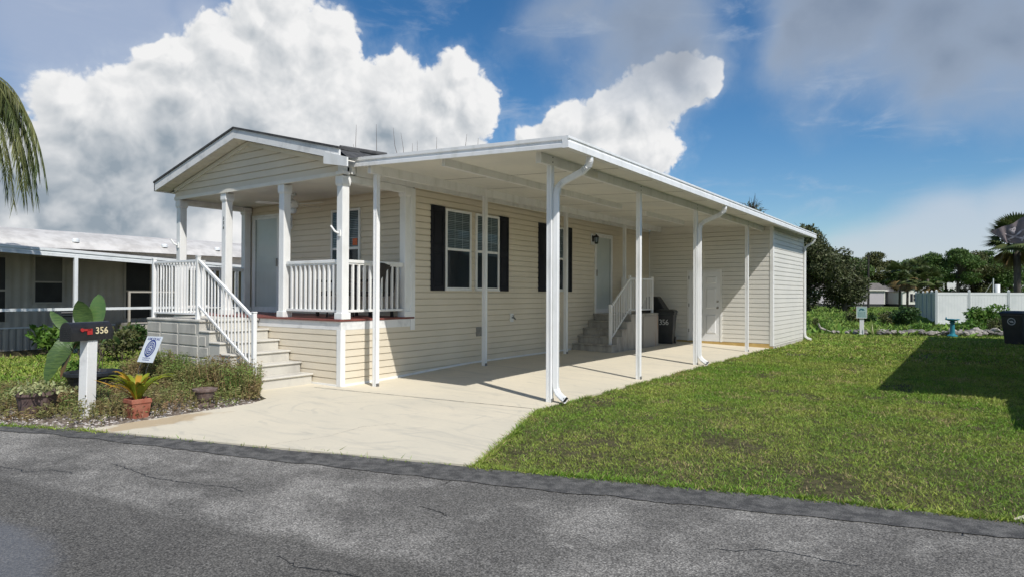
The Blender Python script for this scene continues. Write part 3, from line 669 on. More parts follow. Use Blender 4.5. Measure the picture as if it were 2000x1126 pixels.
WB, WT = 1.545, 3.08
for a0, a1 in ((2.456, 3.23), (3.377, 4.165), (6.15, 6.85)): window(H, side, a0, a1, WB, WT)
for a0, a1 in ((2.06, 2.44), (4.175, 4.52), (5.71, 6.11), (6.87, 7.24)): shutter(side, a0, a1, 1.525, 3.105)
window(H, front, 2.86, 3.70, 1.56, 3.10, sticker=True)
def storm_door(F, a0, a1, z0, z1, hinge=1):
    t = .055; mb = MB(F)
    mb.box(a0 - .04, a0 + .01, -.045, 0, z0, z1 + .04); mb.box(a1 - .01, a1 + .04, -.045, 0, z0, z1 + .04); mb.box(a0 + .01, a1 - .01, -.045, 0, z1 - .0, z1 + .04); mb.box(a0 - .04, a1 + .04, -.06, 0, z0 - .03, z0)
    fo = mb.build('door_frame', M['white'], H, bevel=.003)
    d = MB(F); z0 += .003
    for q in ((a0 + .011, a0 + t, z0, z1 - .003), (a1 - t, a1 - .011, z0, z1 - .003), (a0 + t, a1 - t, z1 - t, z1 - .003), (a0 + t, a1 - t, z0, z0 + .09)): d.box(q[0], q[1], -.04, -.017, q[2], q[3])
    do = d.build('storm_door', M['white_metal'], H, bevel=.003)
    MB(F).box(a0 + t, a1 - t, -.0260, -.018, z0 + .09, z1 - t).build('door_panel', M['door'], do)
    p = MB(F); p.add([(a0 + t, -.033, z0 + .09), (a1 - t, -.033, z0 + .09), (a1 - t, -.033, z1 - t), (a0 + t, -.033, z1 - t)], [(0, 1, 2, 3)]); p.build('pane', M['clearglass'], do)
    hx = a0 + .03 if hinge > 0 else a1 - .03
    h = MB(F); h.box(hx - .012, hx + .012, -.075, -.04, z0 + .95, z0 + 1.12); h.build('door_handle', M['brass'], do)
    k = MB(F); k.box(a1 - t - .05 if hinge > 0 else a0 + t + .02, a1 - t - .025 if hinge > 0 else a0 + t + .045, -.0265, -.0262, z0 + .09, z1 - t); k.build('closer_strip', M['metalgrey'], do)
storm_door(side, 8.50, 9.44, .99, 3.04)
storm_door(front, .24, 1.14, 1.08, 3.12, -1)
# vents
mb = MB(side); mb.box(3.42, 3.60, -.03, 0, .62, .80)
for i in range(5): mb.box(3.435, 3.585, -.036, -.03, .64 + i * .03, .655 + i * .03)
mb.build('foundation_vent', M['metalgrey'], H)

# ------------------------------------------------------------------ lanterns, fan, tap, brackets
def lantern(F, a, z, label):
    o = F @ Vector((a, 0, z)); t = thing('wall_lantern', label, 'wall lamp', tuple(o), world=True, group='black wall lanterns by the doors')
    MB(F).box(a - .085, a + .085, -.035, 0, z - .16, z + .13).build('mounting_block', M['white'], t, bevel=.004)
    mb = MB(F); mb.box(a - .045, a + .045, -.05, -.035, z - .08, z + .08); mb.tube([(a, -.05, z + .02), (a, -.09, z + .07), (a, -.14, z + .075)], .011, 8); mb.build('arm', M['black'], t)
    c = (a, -.14, z - .02); mb = MB(F); mb.lathe([(.012, .13), (.02, .11), (.065, .07), (.075, .055), (.07, .05)][::-1], c, 12); mb.lathe([(.035, -.12), (.05, -.10), (.045, -.085)], c, 12)
    for k in range(6): th = k * math.pi / 3; mb.bar((c[0] + .068 * math.cos(th), c[1] + .068 * math.sin(th), c[2] + .052), (c[0] + .044 * math.cos(th), c[1] + .044 * math.sin(th), c[2] - .09), .008, .008)
    mb.build('lantern_cage', M['black'], t)
    mb = MB(F); mb.lathe([(.040, -.085), (.062, .05)], c, 12); mb.build('glass_shade', M['glass'], t)
    mb = MB(F); mb.lathe([(.01, -.07), (.022, -.02), (.015, .03), (.008, .04)], c, 10); mb.build('bulb', M['sign'], t, smooth=True)
lantern(front, 1.52, 2.96, 'black wall lantern on the porch wall right of the front door')
lantern(side, 8.33, 2.92, 'black wall lantern beside the side door under the carport')
t = thing('ceiling_fan', 'white ceiling fan hanging under the front porch roof', 'ceiling fan', (-2.42, .85, ZC), world=True)
c = (-2.42, .85, ZC)
mb = MB(); mb.lathe([(.07, 0), (.06, -.04), (.015, -.05), (.015, -.12)][::-1], c, 16); mb.lathe([(.06, -.28), (.11, -.25), (.11, -.16), (.05, -.12)], c, 20); mb.build('fan_motor', M['white'], t, smooth=True)
mb = MB(); mb.lathe([(.02, -.38), (.07, -.36), (.085, -.30), (.06, -.28)], c, 16); mb.build('fan_light', M['sign'], t, smooth=True)
for k in range(5):
    th = k * 2 * math.pi / 5 + .35; d = Vector((math.cos(th), math.sin(th), 0)); s = Vector((-math.sin(th), math.cos(th), .15)); b = Vector(c) + Vector((0, 0, -.20)); mb = MB()
    p = [b + d * .14 - s * .035, b + d * .62 - s * .07, b + d * .66, b + d * .62 + s * .07, b + d * .14 + s * .035]
    mb.add([tuple(q) for q in p] + [tuple(q + Vector((0, 0, .008))) for q in p], [(4, 3, 2, 1, 0), (5, 6, 7, 8, 9)] + [(i, (i + 1) % 5, 5 + (i + 1) % 5, 5 + i) for i in range(5)])
    mb.build('fan_blade', M['white'], t)
t = thing('garden_tap', 'small outdoor tap on a white plate on the carport wall', 'tap', (.02, 4.66, .95), world=True)
MB(side).box(4.60, 4.72, -.03, 0, .87, 1.05).build('wall_plate', M['white'], t)
mb = MB(side); mb.tube([(4.66, -.03, .96), (4.66, -.09, .96), (4.66, -.12, .92)], .014, 8); mb.tube([(4.66, -.07, .96), (4.66, -.07, 1.0)], .008, 6); mb.lathe([(.028, 1.0), (.028, 1.012)], (4.66, -.07, 0), 8); mb.build('tap_body', M['metalgrey'], t)
def flag_bracket(x, y, z, label):
    t = thing('flagpole_bracket', label, 'bracket', (x, y, z), group='empty white flagpole brackets on the porch columns')
    mb = MB(); mb.box(-.035, .035, -.02, 0, -.05, .05); mb.build('mounting_plate', M['white'], t)
    mb = MB(); mb.tube([(-.0, -.02, 0), (-.04, -.06, .03), (-.09, -.10, .12)], .017, 8); mb.build('socket', M['white'], t)
flag_bracket(-.05, -.0, 2.42, 'white flagpole bracket on the corner porch column'); flag_bracket(-4.97, -.0, 2.42, 'white flagpole bracket on the far left porch column')

# ------------------------------------------------------------------ front steps
def steps(name, label, F, W_, n, run, rise, z0, x_bot, plat, m, panel=True):
    """F local: x = direction of climb, y across (0..W_) ; first riser at x_bot"""
    t = thing(name, label, 'steps', tuple(F @ Vector((x_bot, 0, 0))), world=True)
    mb = MB(F); top = z0 + rise * (n + 1)
    for i in range(n):
        x0 = x_bot + i * run; x1 = x_bot + (n) * run + plat if i == 0 else None
        mb.box(x0, x0 + run, .0, W_, z0 - .05, z0 + rise * (i + 1) - .035)
    mb.box(x_bot + n * run, x_bot + n * run + plat, .0, W_, z0 - .05, top - .045)
    mb.build('step_body', m, t, bevel=.006)
    for i in range(n + 1):
        x0 = x_bot + i * run; x1 = x0 + run if i < n else x0 + plat; z = z0 + rise * (i + 1)
        q = MB(F); q.box(x0 - .025, x1 + (0.0 if i < n else .01), -.018, W_ + .012, z - (.034 if i < n else .044), z); q.build('tread', m, t, bevel=.01)
    return t, top
F1 = Matrix(((-1, 0, 0, 0), (0, 1, 0, -1.12), (0, 0, 1, 0), (0, 0, 0, 1)))
F1 = Matrix(((-1, 0, 0, 0), (0, -1, 0, -.04), (0, 0, 1, 0), (0, 0, 0, 1)))
st, top = steps('concrete_steps', 'weathered precast concrete steps climbing left to the front porch landing', F1, 1.07, 5, .30, .172, .0, .66, 1.72, M['concrete_step'])
# raised blocks on the near face
mb = MB(); yf = -1.11
cols_ = [(-3.85, -3.42), (-3.37, -2.83), (-2.78, -2.2), (-2.15, -1.9)]
for r_ in range(5):
    z1 = .955 - r_ * .185; z0 = z1 - .155
    for i, (a, b) in enumerate(cols_):
        z0 = z1 - .165
        lim = -.68 - .3 * (math.floor((z1 + .03) / .172))
        b2 = min(b, lim - .08)
        if b2 - a < .12: continue
        mb.add([(a, yf, z0), (b2, yf, z0), (b2, yf, z1), (a, yf, z1), (a + .01, yf - .009, z0 + .012), (b2 - .01, yf - .009, z0 + .012), (b2 - .01, yf - .009, z1 - .005), (a + .01, yf - .009, z1 - .005)],
               [(4, 5, 6, 7), (0, 1, 5, 4), (1, 2, 6, 5), (2, 3, 7, 6), (3, 0, 4, 7)])
mb.build('moulded_side_panel', M['concrete_step'], st)
yr = -1.03
MB().box(-.79, -.73, yr - .03, yr + .03, .172, 1.17).build('newel_post', M['white_metal'], st, bevel=.004)
MB().box(-2.38, -2.32, yr - .03, yr + .03, 1.03, 2.06).build('newel_post', M['white_metal'], st, bevel=.004)
MB().box(-3.84, -3.78, yr - .03, yr + .03, 1.03, 2.06).build('newel_post', M['white_metal'], st, bevel=.004)
MB().box(-3.84, -3.78, -.16, -.10, 1.03, 2.06).build('newel_post', M['white_metal'], st, bevel=.004)
for x, y, z in ((-.76, yr, 1.17), (-2.35, yr, 2.06), (-3.81, yr, 2.06), (-3.81, -.13, 2.06)): MB().box(x - .036, x + .036, y - .036, y + .036, z, z + .02).build('post_cap', M['white_metal'], st, bevel=.005)
railing(st, (-.79, yr), (-2.32, yr), .36, 1.10, .098, .019, .042, .042, slopez=.90, name='handrail', m='white_metal')
railing(st, (-2.38, yr), (-3.78, yr), 1.12, 2.0, .098, .019, .042, .038, name='guard_rail', m='white_metal')
railing(st, (-3.81, yr + .03), (-3.81, -.16), 1.12, 2.0, .098, .019, .042, .038, name='guard_rail', m='white_metal')
# ------------------------------------------------------------------ side steps
zb = .075
F2 = Matrix(((0, 1, 0, .03), (1, 0, 0, 0), (0, 0, 1, 0), (0, 0, 0, 1)))
s2, top2 = steps('concrete_steps', 'stained concrete steps with rust streaks rising to the side door under the carport', F2, 1.08, 4, .275, .178, zb, 7.30, 1.72, M['concrete_old'])
mb = MB(); mb.box(1.122, 1.126, 9.1, 10.1, zb, .9); mb.build('rust_streak', M['rust'], s2)
xr_ = .98
MB().box(xr_ - .028, xr_ + .028, 7.44, 7.50, zb + .178, 1.22).build('newel_post', M['white_metal'], s2)
MB().box(xr_ - .028, xr_ + .028, 8.55, 8.61, top2, 1.95).build('newel_post', M['white_metal'], s2)
MB().box(xr_ - .028, xr_ + .028, 9.98, 10.04, top2, 1.95).build('newel_post', M['white_metal'], s2)
MB().box(.06, .12, 9.98, 10.04, top2, 1.95).build('newel_post', M['white_metal'], s2)
railing(s2, (xr_, 7.50), (xr_, 8.56), .38, 1.15, .1, .018, .042, .04, slopez=.72, name='handrail', m='white_metal')
railing(s2, (xr_, 8.61), (xr_, 9.98), 1.06, 1.88, .1, .018, .042, .04, name='guard_rail', m='white_metal')
railing(s2, (xr_ - .03, 10.01), (.12, 10.01), 1.06, 1.88, .1, .018, .042, .04, name='guard_rail', m='white_metal')

# ------------------------------------------------------------------ carport
CP = thing('carport', 'white aluminium carport roof on slim posts attached to the home', 'carport', (3.4, .75, 0), world=True)
ztop = lambda x: 3.625 - .0455 * x
Y0, Y1, X0, X1 = .14, 16.1, .03, 4.0
mb = MB()
mb.add([(X0, Y0, ztop(X0) - .015), (X1, Y0, ztop(X1) - .015), (X1, Y1, ztop(X1) - .015), (X0, Y1, ztop(X0) - .015), (X0, Y0, ztop(X0) - .10), (X1, Y0, ztop(X1) - .10), (X1, Y1, ztop(X1) - .10), (X0, Y1, ztop(X0) - .10)],
       [(0, 1, 2, 3), (7, 6, 5, 4), (1, 5, 6, 2), (0, 3, 7, 4)])
rp = mb.build('roof_panel', M['ceiling'], CP)
mb = MB()
for y in (1.95, 3.2, 4.6, 5.95, 7.4, 8.8, 10.2, 11.6): mb.add([(X0, y - .011, ztop(X0) - .1025), (X1, y - .011, ztop(X1) - .1025), (X1, y + .011, ztop(X1) - .1025), (X0, y + .011, ztop(X0) - .1025)], [(3, 2, 1, 0)])
mb.build('panel_seam', M['seam'], rp)
# front fascia (profiled): bands
mb = MB()
def fband(ya, yb, dz0, dz1):
    mb.add([(X0 - .02, ya, ztop(X0) + dz0), (4.075, ya, ztop(4.075) + dz0), (4.075, yb, ztop(4.075) + dz1), (X0 - .02, yb, ztop(X0) + dz1)], [(0, 1, 2, 3)])
prof = [(Y0, .0), (Y0 - .03, .0), (Y0 - .03, -.045), (Y0 - .012, -.055), (Y0 - .012, -.085), (Y0 - .03, -.095), (Y0 - .03, -.145), (Y0, -.145), (Y0, -.10)]
for (ya, a), (yb, b) in zip(prof[:-1], prof[1:]): fband(yb, ya, b, a)
mb.build('front_fascia', M['white_metal'], CP)
# gutter along outer edge
mb = MB(); gp = [(X1 - .02, .0), (4.075, .0), (4.075, -.03), (4.06, -.045), (4.075, -.075), (4.075, -.15), (X1 - .01, -.15), (X1 - .01, -.1)]
zt = ztop(4.05)
for (xa, a), (xb, b) in zip(gp[:-1], gp[1:]): mb.add([(xa, Y0 - .03, zt + a), (xb, Y0 - .03, zt + b), (xb, Y1, zt + b), (xa, Y1, zt + a)], [(0, 1, 2, 3)])
mb.add([(x, Y0 - .031, zt + z) for x, z in gp], [tuple(range(len(gp)))]); mb.add([(x, Y1, zt + z) for x, z in gp], [tuple(reversed(range(len(gp))))])
mb.build('gutter', M['white_metal'], CP)
# beams
zu = ztop(3.42) - .10
mb = MB(); mb.box(3.385, 3.455, .46, 12.0, 3.235, zu); mb.build('outer_beam', M['white_metal'], CP)
for y in (.75, 3.68, 6.55, 10.41):
    q = MB()
    for z in (3.28, 3.345): q.lathe([(.008, 0), (.008, .01)], (0, 0, 0), 8) if False else q.tube([(3.455, y, z), (3.462, y, z)], .008, 8)
    q.build('bolt', M['black'], CP)
mb = MB(); mb.box(3.375, 3.463, .445, .462, 3.225, zu - .002); mb.build('beam_end_cap', M['white'], CP)
zi = ztop(.42) - .10
mb = MB(); mb.box(.375, .445, .2, 11.98, 3.36, zi); mb.build('inner_beam', M['white_metal'], CP)
zi2 = ztop(.05) - .1
mb = MB(); mb.box(.02, .06, .25, 11.98, 3.36, zi2); mb.build('wall_ledger', M['white_metal'], CP)
zm_ = ztop(1.86) - .10
for a, b in ((.3, 6.2), (7.5, 10.0)): MB().box(1.83, 1.90, a, b, 3.33, zm_).build('mid_beam', M['white_metal'], CP)
mb = MB(); mb.box(.03, .09, .12, .2, 3.37, 3.50); mb.build('beam_end_block', M['white'], CP)
# embossed plates on the beam
for y, w in ((1.75, .32), (9.0, .3)):
    q = MB()
    q.box(3.455, 3.457, y, y + w, 3.25, 3.355)
    for i in range(7):
        for j in range(4):
            if random.random() < .75: q.box(3.457, 3.4595, y + .03 + i * .038, y + .042 + i * .038, 3.262 + j * .023, 3.275 + j * .023)
    q.build('stamped_plate', M['ceiling'], CP)
def post(x, y, z0, z1, w=.075):
    mb = MB(); h = w / 2
    # fluted square tube
    pr = []
    for (ux, uy), (vx, vy) in (((1, 0), (0, 1)), ((0, 1), (-1, 0)), ((-1, 0), (0, -1)), ((0, -1), (1, 0))):
        for s, dd in ((-1, 0), (-.5, 0), (-.4, -.006), (-.1, -.006), (0, 0), (.1, -.006), (.4, -.006), (.5, 0)): pr.append((x + ux * (h + dd) + vx * h * s, y + uy * (h + dd) + vy * h * s))
    mb.prism(pr, z0, z1); q = mb.build('post', M['white_metal'], CP)
    b = MB(); b.box(x + h, x + h + .012, y - .03, y + .03, z0 - .001, z0 + .05); b.tube([(x + h + .012, y - .015, z0 + .03), (x + h + .02, y - .015, z0 + .03)], .007, 6); b.build('foot_bracket', M['metalgrey'], q)
for y in (.75, 3.68, 6.55, 10.41): post(3.42, y, sh_(y, 3.42), 3.236)
for y in (.36, 3.19, 6.3, 9.46): post(.41, y, sh_(y, .41), 3.361)
def downspout(y, zf_=.08):
    x = 3.492; pts = [(4.02, y - .02, zt - .14), (4.02, y - .02, zt - .20), (3.99, y - .01, zt - .27), (3.90, y, zt - .33), (3.60, y + .01, zt - .44), (x + .02, y + .02, zt - .50), (x, y, zt - .60), (x, y, 1.8), (x, y, .26), (x + .01, y, .18), (x + .05, y - .01, .12), (x + .13, y - .03, .07), (x + .19, y - .05, .05)]
    mb = MB(); mb.tube(pts, .044, 16, cap=False, sq=.72)
    # crimps at the elbows
    for i in (1, 2, 3, 4, 5): 
        for s in (.15, .4, .65, .9):
            if 3 <= i < 4: 
                if .3 < s < .8: continue
            a = Vector(pts[i]); b = Vector(pts[i + 1]); p = a.lerp(b, s); d = (b - a).normalized()
            if i == 3: continue
            mb.tube([p - d * .004, p + d * .004], .048, 16, sq=.72)
    o = mb.build('downspout', M['white_metal'], CP)
    q = MB(); d = (Vector(pts[-1]) - Vector(pts[-2])).normalized(); q.tube([Vector(pts[-1]) - d * .02, Vector(pts[-1]) - d * .012], .033, 16, sq=.85); q.build('outlet', M['blackink'], o)
downspout(.785); downspout(6.585)
# third one at the shed's rear corner
def rear_spout():
    y = 16.0; x = 3.74
    pts = [(4.02, y, zt - .14), (4.02, y, zt - .22), (3.96, y, zt - .30), (3.82, y, zt - .38), (x, y, zt - .46), (x, y, zt - .6), (x, y, .22), (x + .02, y, .12), (x + .1, y - .02, .06), (x + .2, y - .03, .03)]
    MB().tube(pts, .036, 16, sq=.85).build('downspout', M['white_metal'], CP)
rear_spout()

# ------------------------------------------------------------------ shed
SH = thing('storage_shed', 'pale lap sided storage shed with grey six panel door at the end of the carport', 'shed', (1.8, 12.04, 0), world=True)
YS, YE, XS = 12.04, 16.05, 3.67
Fs = fr((0, YS, 0), (1, 0, 0)); Fe = fr((XS, 0, 0), (0, 1, 0))
MB(Fs).siding(XS, .12, 3.42, course=.127, phase=.12).build('front_wall', M['shed_siding'], SH)
MB(Fe).siding(YE - YS, .05, 3.42, course=.127, phase=.12, a0=YS).build('side_wall', M['shed_siding'], SH)
MB().box(.05, XS - .02, YS + .02, YE, 0, 3.38).build('core_wall', M['shed_siding'], SH)
mb = MB(); mb.add([(.06, YS - .024, 3.36), (XS, YS - .024, 3.30), (XS, YS - .024, ztop(XS) - .101), (.06, YS - .024, ztop(.06) - .101), (.06, YS, 3.36), (XS, YS, 3.30), (XS, YS, ztop(XS) - .101), (.06, YS, ztop(.06) - .101)], [(0, 1, 2, 3), (4, 5, 1, 0)]); mb.build('frieze_trim', M['shed_siding'], SH)
mb = MB(); mb.box(XS - .07, XS + .022, YS - .03, YS, .05, 3.38); mb.box(XS, XS + .03, YS, YS + .07, .05, 3.38); mb.build('corner_trim', M['white'], SH, bevel=.004)
MB().box(XS, XS + .03, YE - .06, YE + .01, .05, 3.38).build('rear_trim', M['white'], SH, bevel=.004)
MB().box(.02, .06, YS - .03, YS, .1, 3.38).build('wall_joint_trim', M['white'], SH)
MB().box(.1, XS + .01, YS - .025, YS + .02, -.01, .11).build('sill_plate', M['yellowwood'], SH)
MB().box(XS - .02, XS + .01, YS + .07, YE, -.05, .055).build('slab_edge', M['concrete_step'], SH)
a0, a1, z0, z1 = 1.30, 2.23, .11, 2.14
mb = MB(Fs); mb.box(a0 - .05, a0, -.035, 0, z0 - .005, z1 + .05); mb.box(a1, a1 + .05, -.035, 0, z0 - .005, z1 + .05); mb.box(a0, a1, -.035, 0, z1, z1 + .05); mb.build('door_frame', M['white'], SH)
mb = MB(Fs); mb.box(a0 + .004, a1 - .004, -.022, -.003, z0 + .005, z1 - .004)
ws_ = (a1 - a0 - .12 * 2 - .1) / 2
for i in range(2):
    xa = a0 + .12 + i * (ws_ + .1)
    for q0, q1 in ((z0 + .22, z0 + .78), (z0 + .95, z0 + 1.55), (z0 + 1.68, z0 + 1.88)):
        mb.add([(xa, -.0221, q0), (xa + ws_, -.0221, q0), (xa + ws_, -.0221, q1), (xa, -.0221, q1), (xa + .03, -.034, q0 + .03), (xa + ws_ - .03, -.034, q0 + .03), (xa + ws_ - .03, -.034, q1 - .03), (xa + .03, -.034, q1 - .03)], [(4, 5, 6, 7), (0, 1, 5, 4), (1, 2, 6, 5), (2, 3, 7, 6), (3, 0, 4, 7)])
dr = mb.build('door', M['shed_door'], SH)
for z in (z0 + .98, z0 + 1.16): q = MB(Fs); q.tube([(a1 - .075, -.022, z), (a1 - .075, -.05, z), (a1 - .075, -.075, z)], [.03, .018, .03] if z < 1.15 else [.028, .028, .022], 12); q.build('door_knob' if z < z0 + 1.1 else 'deadbolt', M['brass'], dr)
for z in (z0 + .25, z0 + 1.0, z0 + 1.8): MB(Fs).box(a0 - .012, a0 + .012, -.04, -.03, z, z + .1).build('hinge', M['metalgrey'], dr)

# ------------------------------------------------------------------ bins
def make_bin(label, loc, rz, m='binplastic'):
    t = thing('wheelie_bin', label, 'wheelie bin', loc, rz)
    mb = MB()
    vs = []; lv = [(0, .23, .24), (.12, .235, .25), (.86, .285, .325), (.86, .305, .345), (.93, .305, .345)]
    for z, a, b in lv:
        for sx, sy in ((-1, -1), (1, -1), (1, 1), (-1, 1)): vs.append((sx * a, sy * b + (.02 if z < .2 else 0), z + .02))
    fs = [(3, 2, 1, 0)] + [(i * 4 + k, i * 4 + (k + 1) % 4, (i + 1) * 4 + (k + 1) % 4, (i + 1) * 4 + k) for i in range(len(lv) - 1) for k in range(4)] + [(16, 17, 18, 19)]
    mb.add(vs, fs); 
    for k in (-.12, 0, .12): mb.box(k - .012, k + .012, -.30, -.24, .15, .7) if False else None
    mb.build('bin_body', M[m], t, bevel=.018)
    mb = MB(); vs = []
    for z, a, b in ((.952, .325, .375), (.985, .325, .37), (1.03, .27, .30), (1.045, .18, .2)):
        for sx, sy in ((-1, -1), (1, -1), (1, 1), (-1, 1)): vs.append((sx * a, sy * b, z))
    fs = [(3, 2, 1, 0)] + [(i * 4 + k, i * 4 + (k + 1) % 4, (i + 1) * 4 + (k + 1) % 4, (i + 1) * 4 + k) for i in range(3) for k in range(4)] + [(12, 13, 14, 15)]
    mb.add(vs, fs); mb.build('bin_lid', M[m], t, bevel=.012)
    mb = MB(); mb.tube([(-.24, .34, .93), (-.24, .42, .96), (.24, .42, .96), (.24, .34, .93)], .015, 8); mb.build('bin_handle', M[m], t)
    for s in (-1, 1):
        mb = MB(); mb.tube([(s * .22, .27, .11), (s * .27, .27, .11)], .11, 20); w = mb.build('wheel', M['blackplastic'], t, bevel=.01)
        mb = MB(); mb.tube([(s * .27, .27, .11), (s * .276, .27, .11)], .05, 14); mb.build('hub', M['metalgrey'], w)
    return t
b1 = make_bin('dark wheelie bin with a scrawled 356 behind the side steps', (1.0, 11.0, .05), R(12)); b1.scale = (.86, .86, .95)
text('bin_number', '356', .23, tfr((-.03, -.312, .66), (1, 0, 0), (0, -.08, 1)), M['whiteink'], b1, space=.9)
b2 = make_bin('dark wheelie bin with round pale emblem standing in shade on the right lawn', (9.32, 18.45, -.03), R(-25))
mb = MB(tfr((-.0, -.323, .72), (1, 0, 0), (0, -.08, 1))); 
def disc(mb, r0, r1, z=.002, n=28, c=(0, 0), sx=1, sy=1):
    vs = [(c[0] + r * math.cos(2 * math.pi * k / n) * sx, c[1] + r * math.sin(2 * math.pi * k / n) * sy, z) for r in (r0, r1) for k in range(n)]
    mb.add(vs, [(k, n + k, n + (k + 1) % n, (k + 1) % n) for k in range(n)])
disc(mb, .0001, .05, n=12, sy=.6); disc(mb, .085, .11); mb.box(-.06, -.01, .01, .02, .0, .003); mb.box(.0, .07, -.035, -.02, 0, .003); mb.build('bin_emblem', M['whiteink'], b2)
b3 = make_bin('dark wheelie bin standing in the shade against the white trailer at left', (-11.2, .55, -.03), R(70))
t = thing('covered_grill', 'black fabric covered grill behind the side steps railing', 'grill', (.55, 11.2, .06)); t.scale = (.85, .85, .95)
mb = MB(); mb.add([(-.5, -.28, 0), (.5, -.28, 0), (.5, .28, 0), (-.5, .28, 0), (-.5, -.27, .85), (.62, -.27, .80), (.62, .27, .80), (-.5, .27, .85), (-.22, -.18, 1.42), (.16, -.18, 1.42), (.16, .18, 1.42), (-.22, .18, 1.42)],
       [(3, 2, 1, 0), (0, 1, 5, 4), (1, 2, 6, 5), (2, 3, 7, 6), (3, 0, 4, 7), (4, 5, 9, 8), (5, 6, 10, 9), (6, 7, 11, 10), (7, 4, 8, 11), (8, 9, 10, 11)])
mb.build('grill_cover', M['blackplastic'], t, bevel=.03)
mb = MB(); 
for s in (-1, 1): mb.tube([(s * .4, -.2, .06), (s * .4, -.25, .06)], .06, 12)
mb.build('caster', M['black'], t)

# ------------------------------------------------------------------ porch furniture
def chair(label, loc, rz):
    t = thing('patio_chair', label, 'chair', loc, rz, group='dark wicker chairs on the porch')
    mb = MB(); mb.box(-.27, .27, -.26, .26, .36, .44); mb.build('seat', M['chair'], t, bevel=.02)
    mb = MB(); mb.bar((0, .26, .42), (0, .34, .92), .54, .05, up=(0, 1, 0)); mb.build('backrest', M['chair'], t, bevel=.02)
    for s in (-1, 1):
        mb = MB(); mb.box(s * .27 - .03, s * .27 + .03, -.26, .3, .60, .645); mb.box(s * .27 - .025, s * .27 + .025, -.26, -.20, .42, .60); mb.build('armrest', M['chair'], t, bevel=.01)
        for y in (-.23, .24): mb = MB(); mb.box(s * .25 - .022, s * .25 + .022, y - .022, y + .022, 0, .37); mb.build('leg', M['chair'], t)
    return t
c1 = chair('dark wicker chair on the porch behind the front railing', (-1.3, 1.0, 1.065), R(10)); 
dup(c1, (-.38, 1.0, 1.065), R(-80), 'dark wicker chair on the porch nearest the corner column')
t = thing('patio_table', 'low dark side table between the two porch chairs', 'table', (-.85, .62, 1.065))
MB().lathe([(.2, .42), (.22, .43), (.22, .45)], n=20).build('table_top', M['chair'], t)
for k in range(3): th = k * 2.1; MB().tube([(.17 * math.cos(th), .17 * math.sin(th), 0), (.12 * math.cos(th), .12 * math.sin(th), .42)], .015, 6).build('leg', M['chair'], t)
t = thing('broom', 'yellow bristled broom leaning upside down beside a porch column', 'broom', (-1.72, .2, 1.065))
MB().tube([(0, 0, 0), (.0, -.04, .62)], .012, 8).build('broom_handle', M['white'], t)
mb = MB(); mb.box(-.07, .07, -.06, -.02, .60, .66); mb.build('broom_head', M['white'], t)
mb = MB()
for i in range(60): x = random.uniform(-.065, .065); mb.bar((x, -.04 + random.uniform(-.015, .015), .66), (x * 1.2, -.04 + random.uniform(-.03, .03), .80), .005, .005)
mb.build('bristles', M['broom'], t)

# ------------------------------------------------------------------ mailbox
ang = math.atan2(-.957, .289)   # axis of the box, door towards the road
t = thing('mailbox', 'black mailbox numbered 356 with red flag on a white wooden post', 'mailbox', (-.64, -3.36, -.03), ang - math.pi / 2 + math.pi)
# local: +y away from the road ; x to the right seen from the road
mb = MB(); mb.tube([(0, 0, 0), (.012, .012, .93)], .066, 4, sq=1); mb.build('post', M['white_worn'], t, bevel=.006)
def boxprof(w, h, n=10):
    p = [(-w, 0), (w, 0), (w, h * .45)]
    for k in range(1, n): a = math.pi * k / n; p.append((w * math.cos(a), h * .45 + h * .55 * math.sin(a)))
    p.append((-w, h * .45)); return p
def extr(mb, prof, y0, y1, z):
    n = len(prof); mb.add([(x, y0, z + q) for x, q in prof] + [(x, y1, z + q) for x, q in prof], [tuple(range(n)), tuple(reversed(range(n, 2 * n)))] + [(i, n + i, n + (i + 1) % n, (i + 1) % n) for i in range(n)])
mb = MB(); extr(mb, boxprof(.092, .22), -.25, .27, .93); mb.build('box_body', M['black'], t)
mb = MB(); extr(mb, boxprof(.098, .228), -.275, -.245, .926); 
for i in range(7): mb.box(-.07, .07, -.279, -.275, .95 + i * .022, .958 + i * .022)
mb.build('door', M['black'], t)
mb = MB(); mb.box(.0925, .099, -.15, -.03, 1.045, 1.07); mb.box(.0925, .099, -.075, -.01, 1.0, 1.07); mb.tube([(.092, -.14, 1.058), (.103, -.14, 1.058)], .022, 10); mb.build('flag', M['red'], t)
text('number', '356', .115, tfr((.0945, .115, 1.04), (0, 1, 0), (0, 0, 1)), M['cream'], t, font_bold=True)

# ------------------------------------------------------------------ yard sign
tl, tr_, br_, bl = px(286, 655, 10.35), px(321, 657, 10.15), px(296, 707, 10.1), px(270, 706, 10.3)
t = thing('yard_sign', 'white home for sale sign with round navy emblem tilted in front of the steps', 'sign', (px(292, 735, 10.25).x, px(292, 735, 10.25).y, -.03), world=True)
ctr = (tl + tr_ + br_ + bl) / 4; uu = ((tr_ - tl) + (br_ - bl)) / 4; vv = ((tl - bl) + (tr_ - br_)) / 4; nn = uu.cross(vv).normalized()
if nn.dot(Vector(CAM.tolist()) - ctr) < 0: nn = -nn
def sp(a, b, o=0): return tuple(ctr + uu * a + vv * b + nn * o)
mb = MB(); mb.add([sp(-1, -1, .003), sp(1, -1, .003), sp(1, 1, .003), sp(-1, 1, .003), sp(-1, -1, -.003), sp(1, -1, -.003), sp(1, 1, -.003), sp(-1, 1, -.003)], [(0, 1, 2, 3), (7, 6, 5, 4), (0, 4, 5, 1), (1, 5, 6, 2), (2, 6, 7, 3), (3, 7, 4, 0)])
sb = mb.build('sign_board', M['sign'], t)
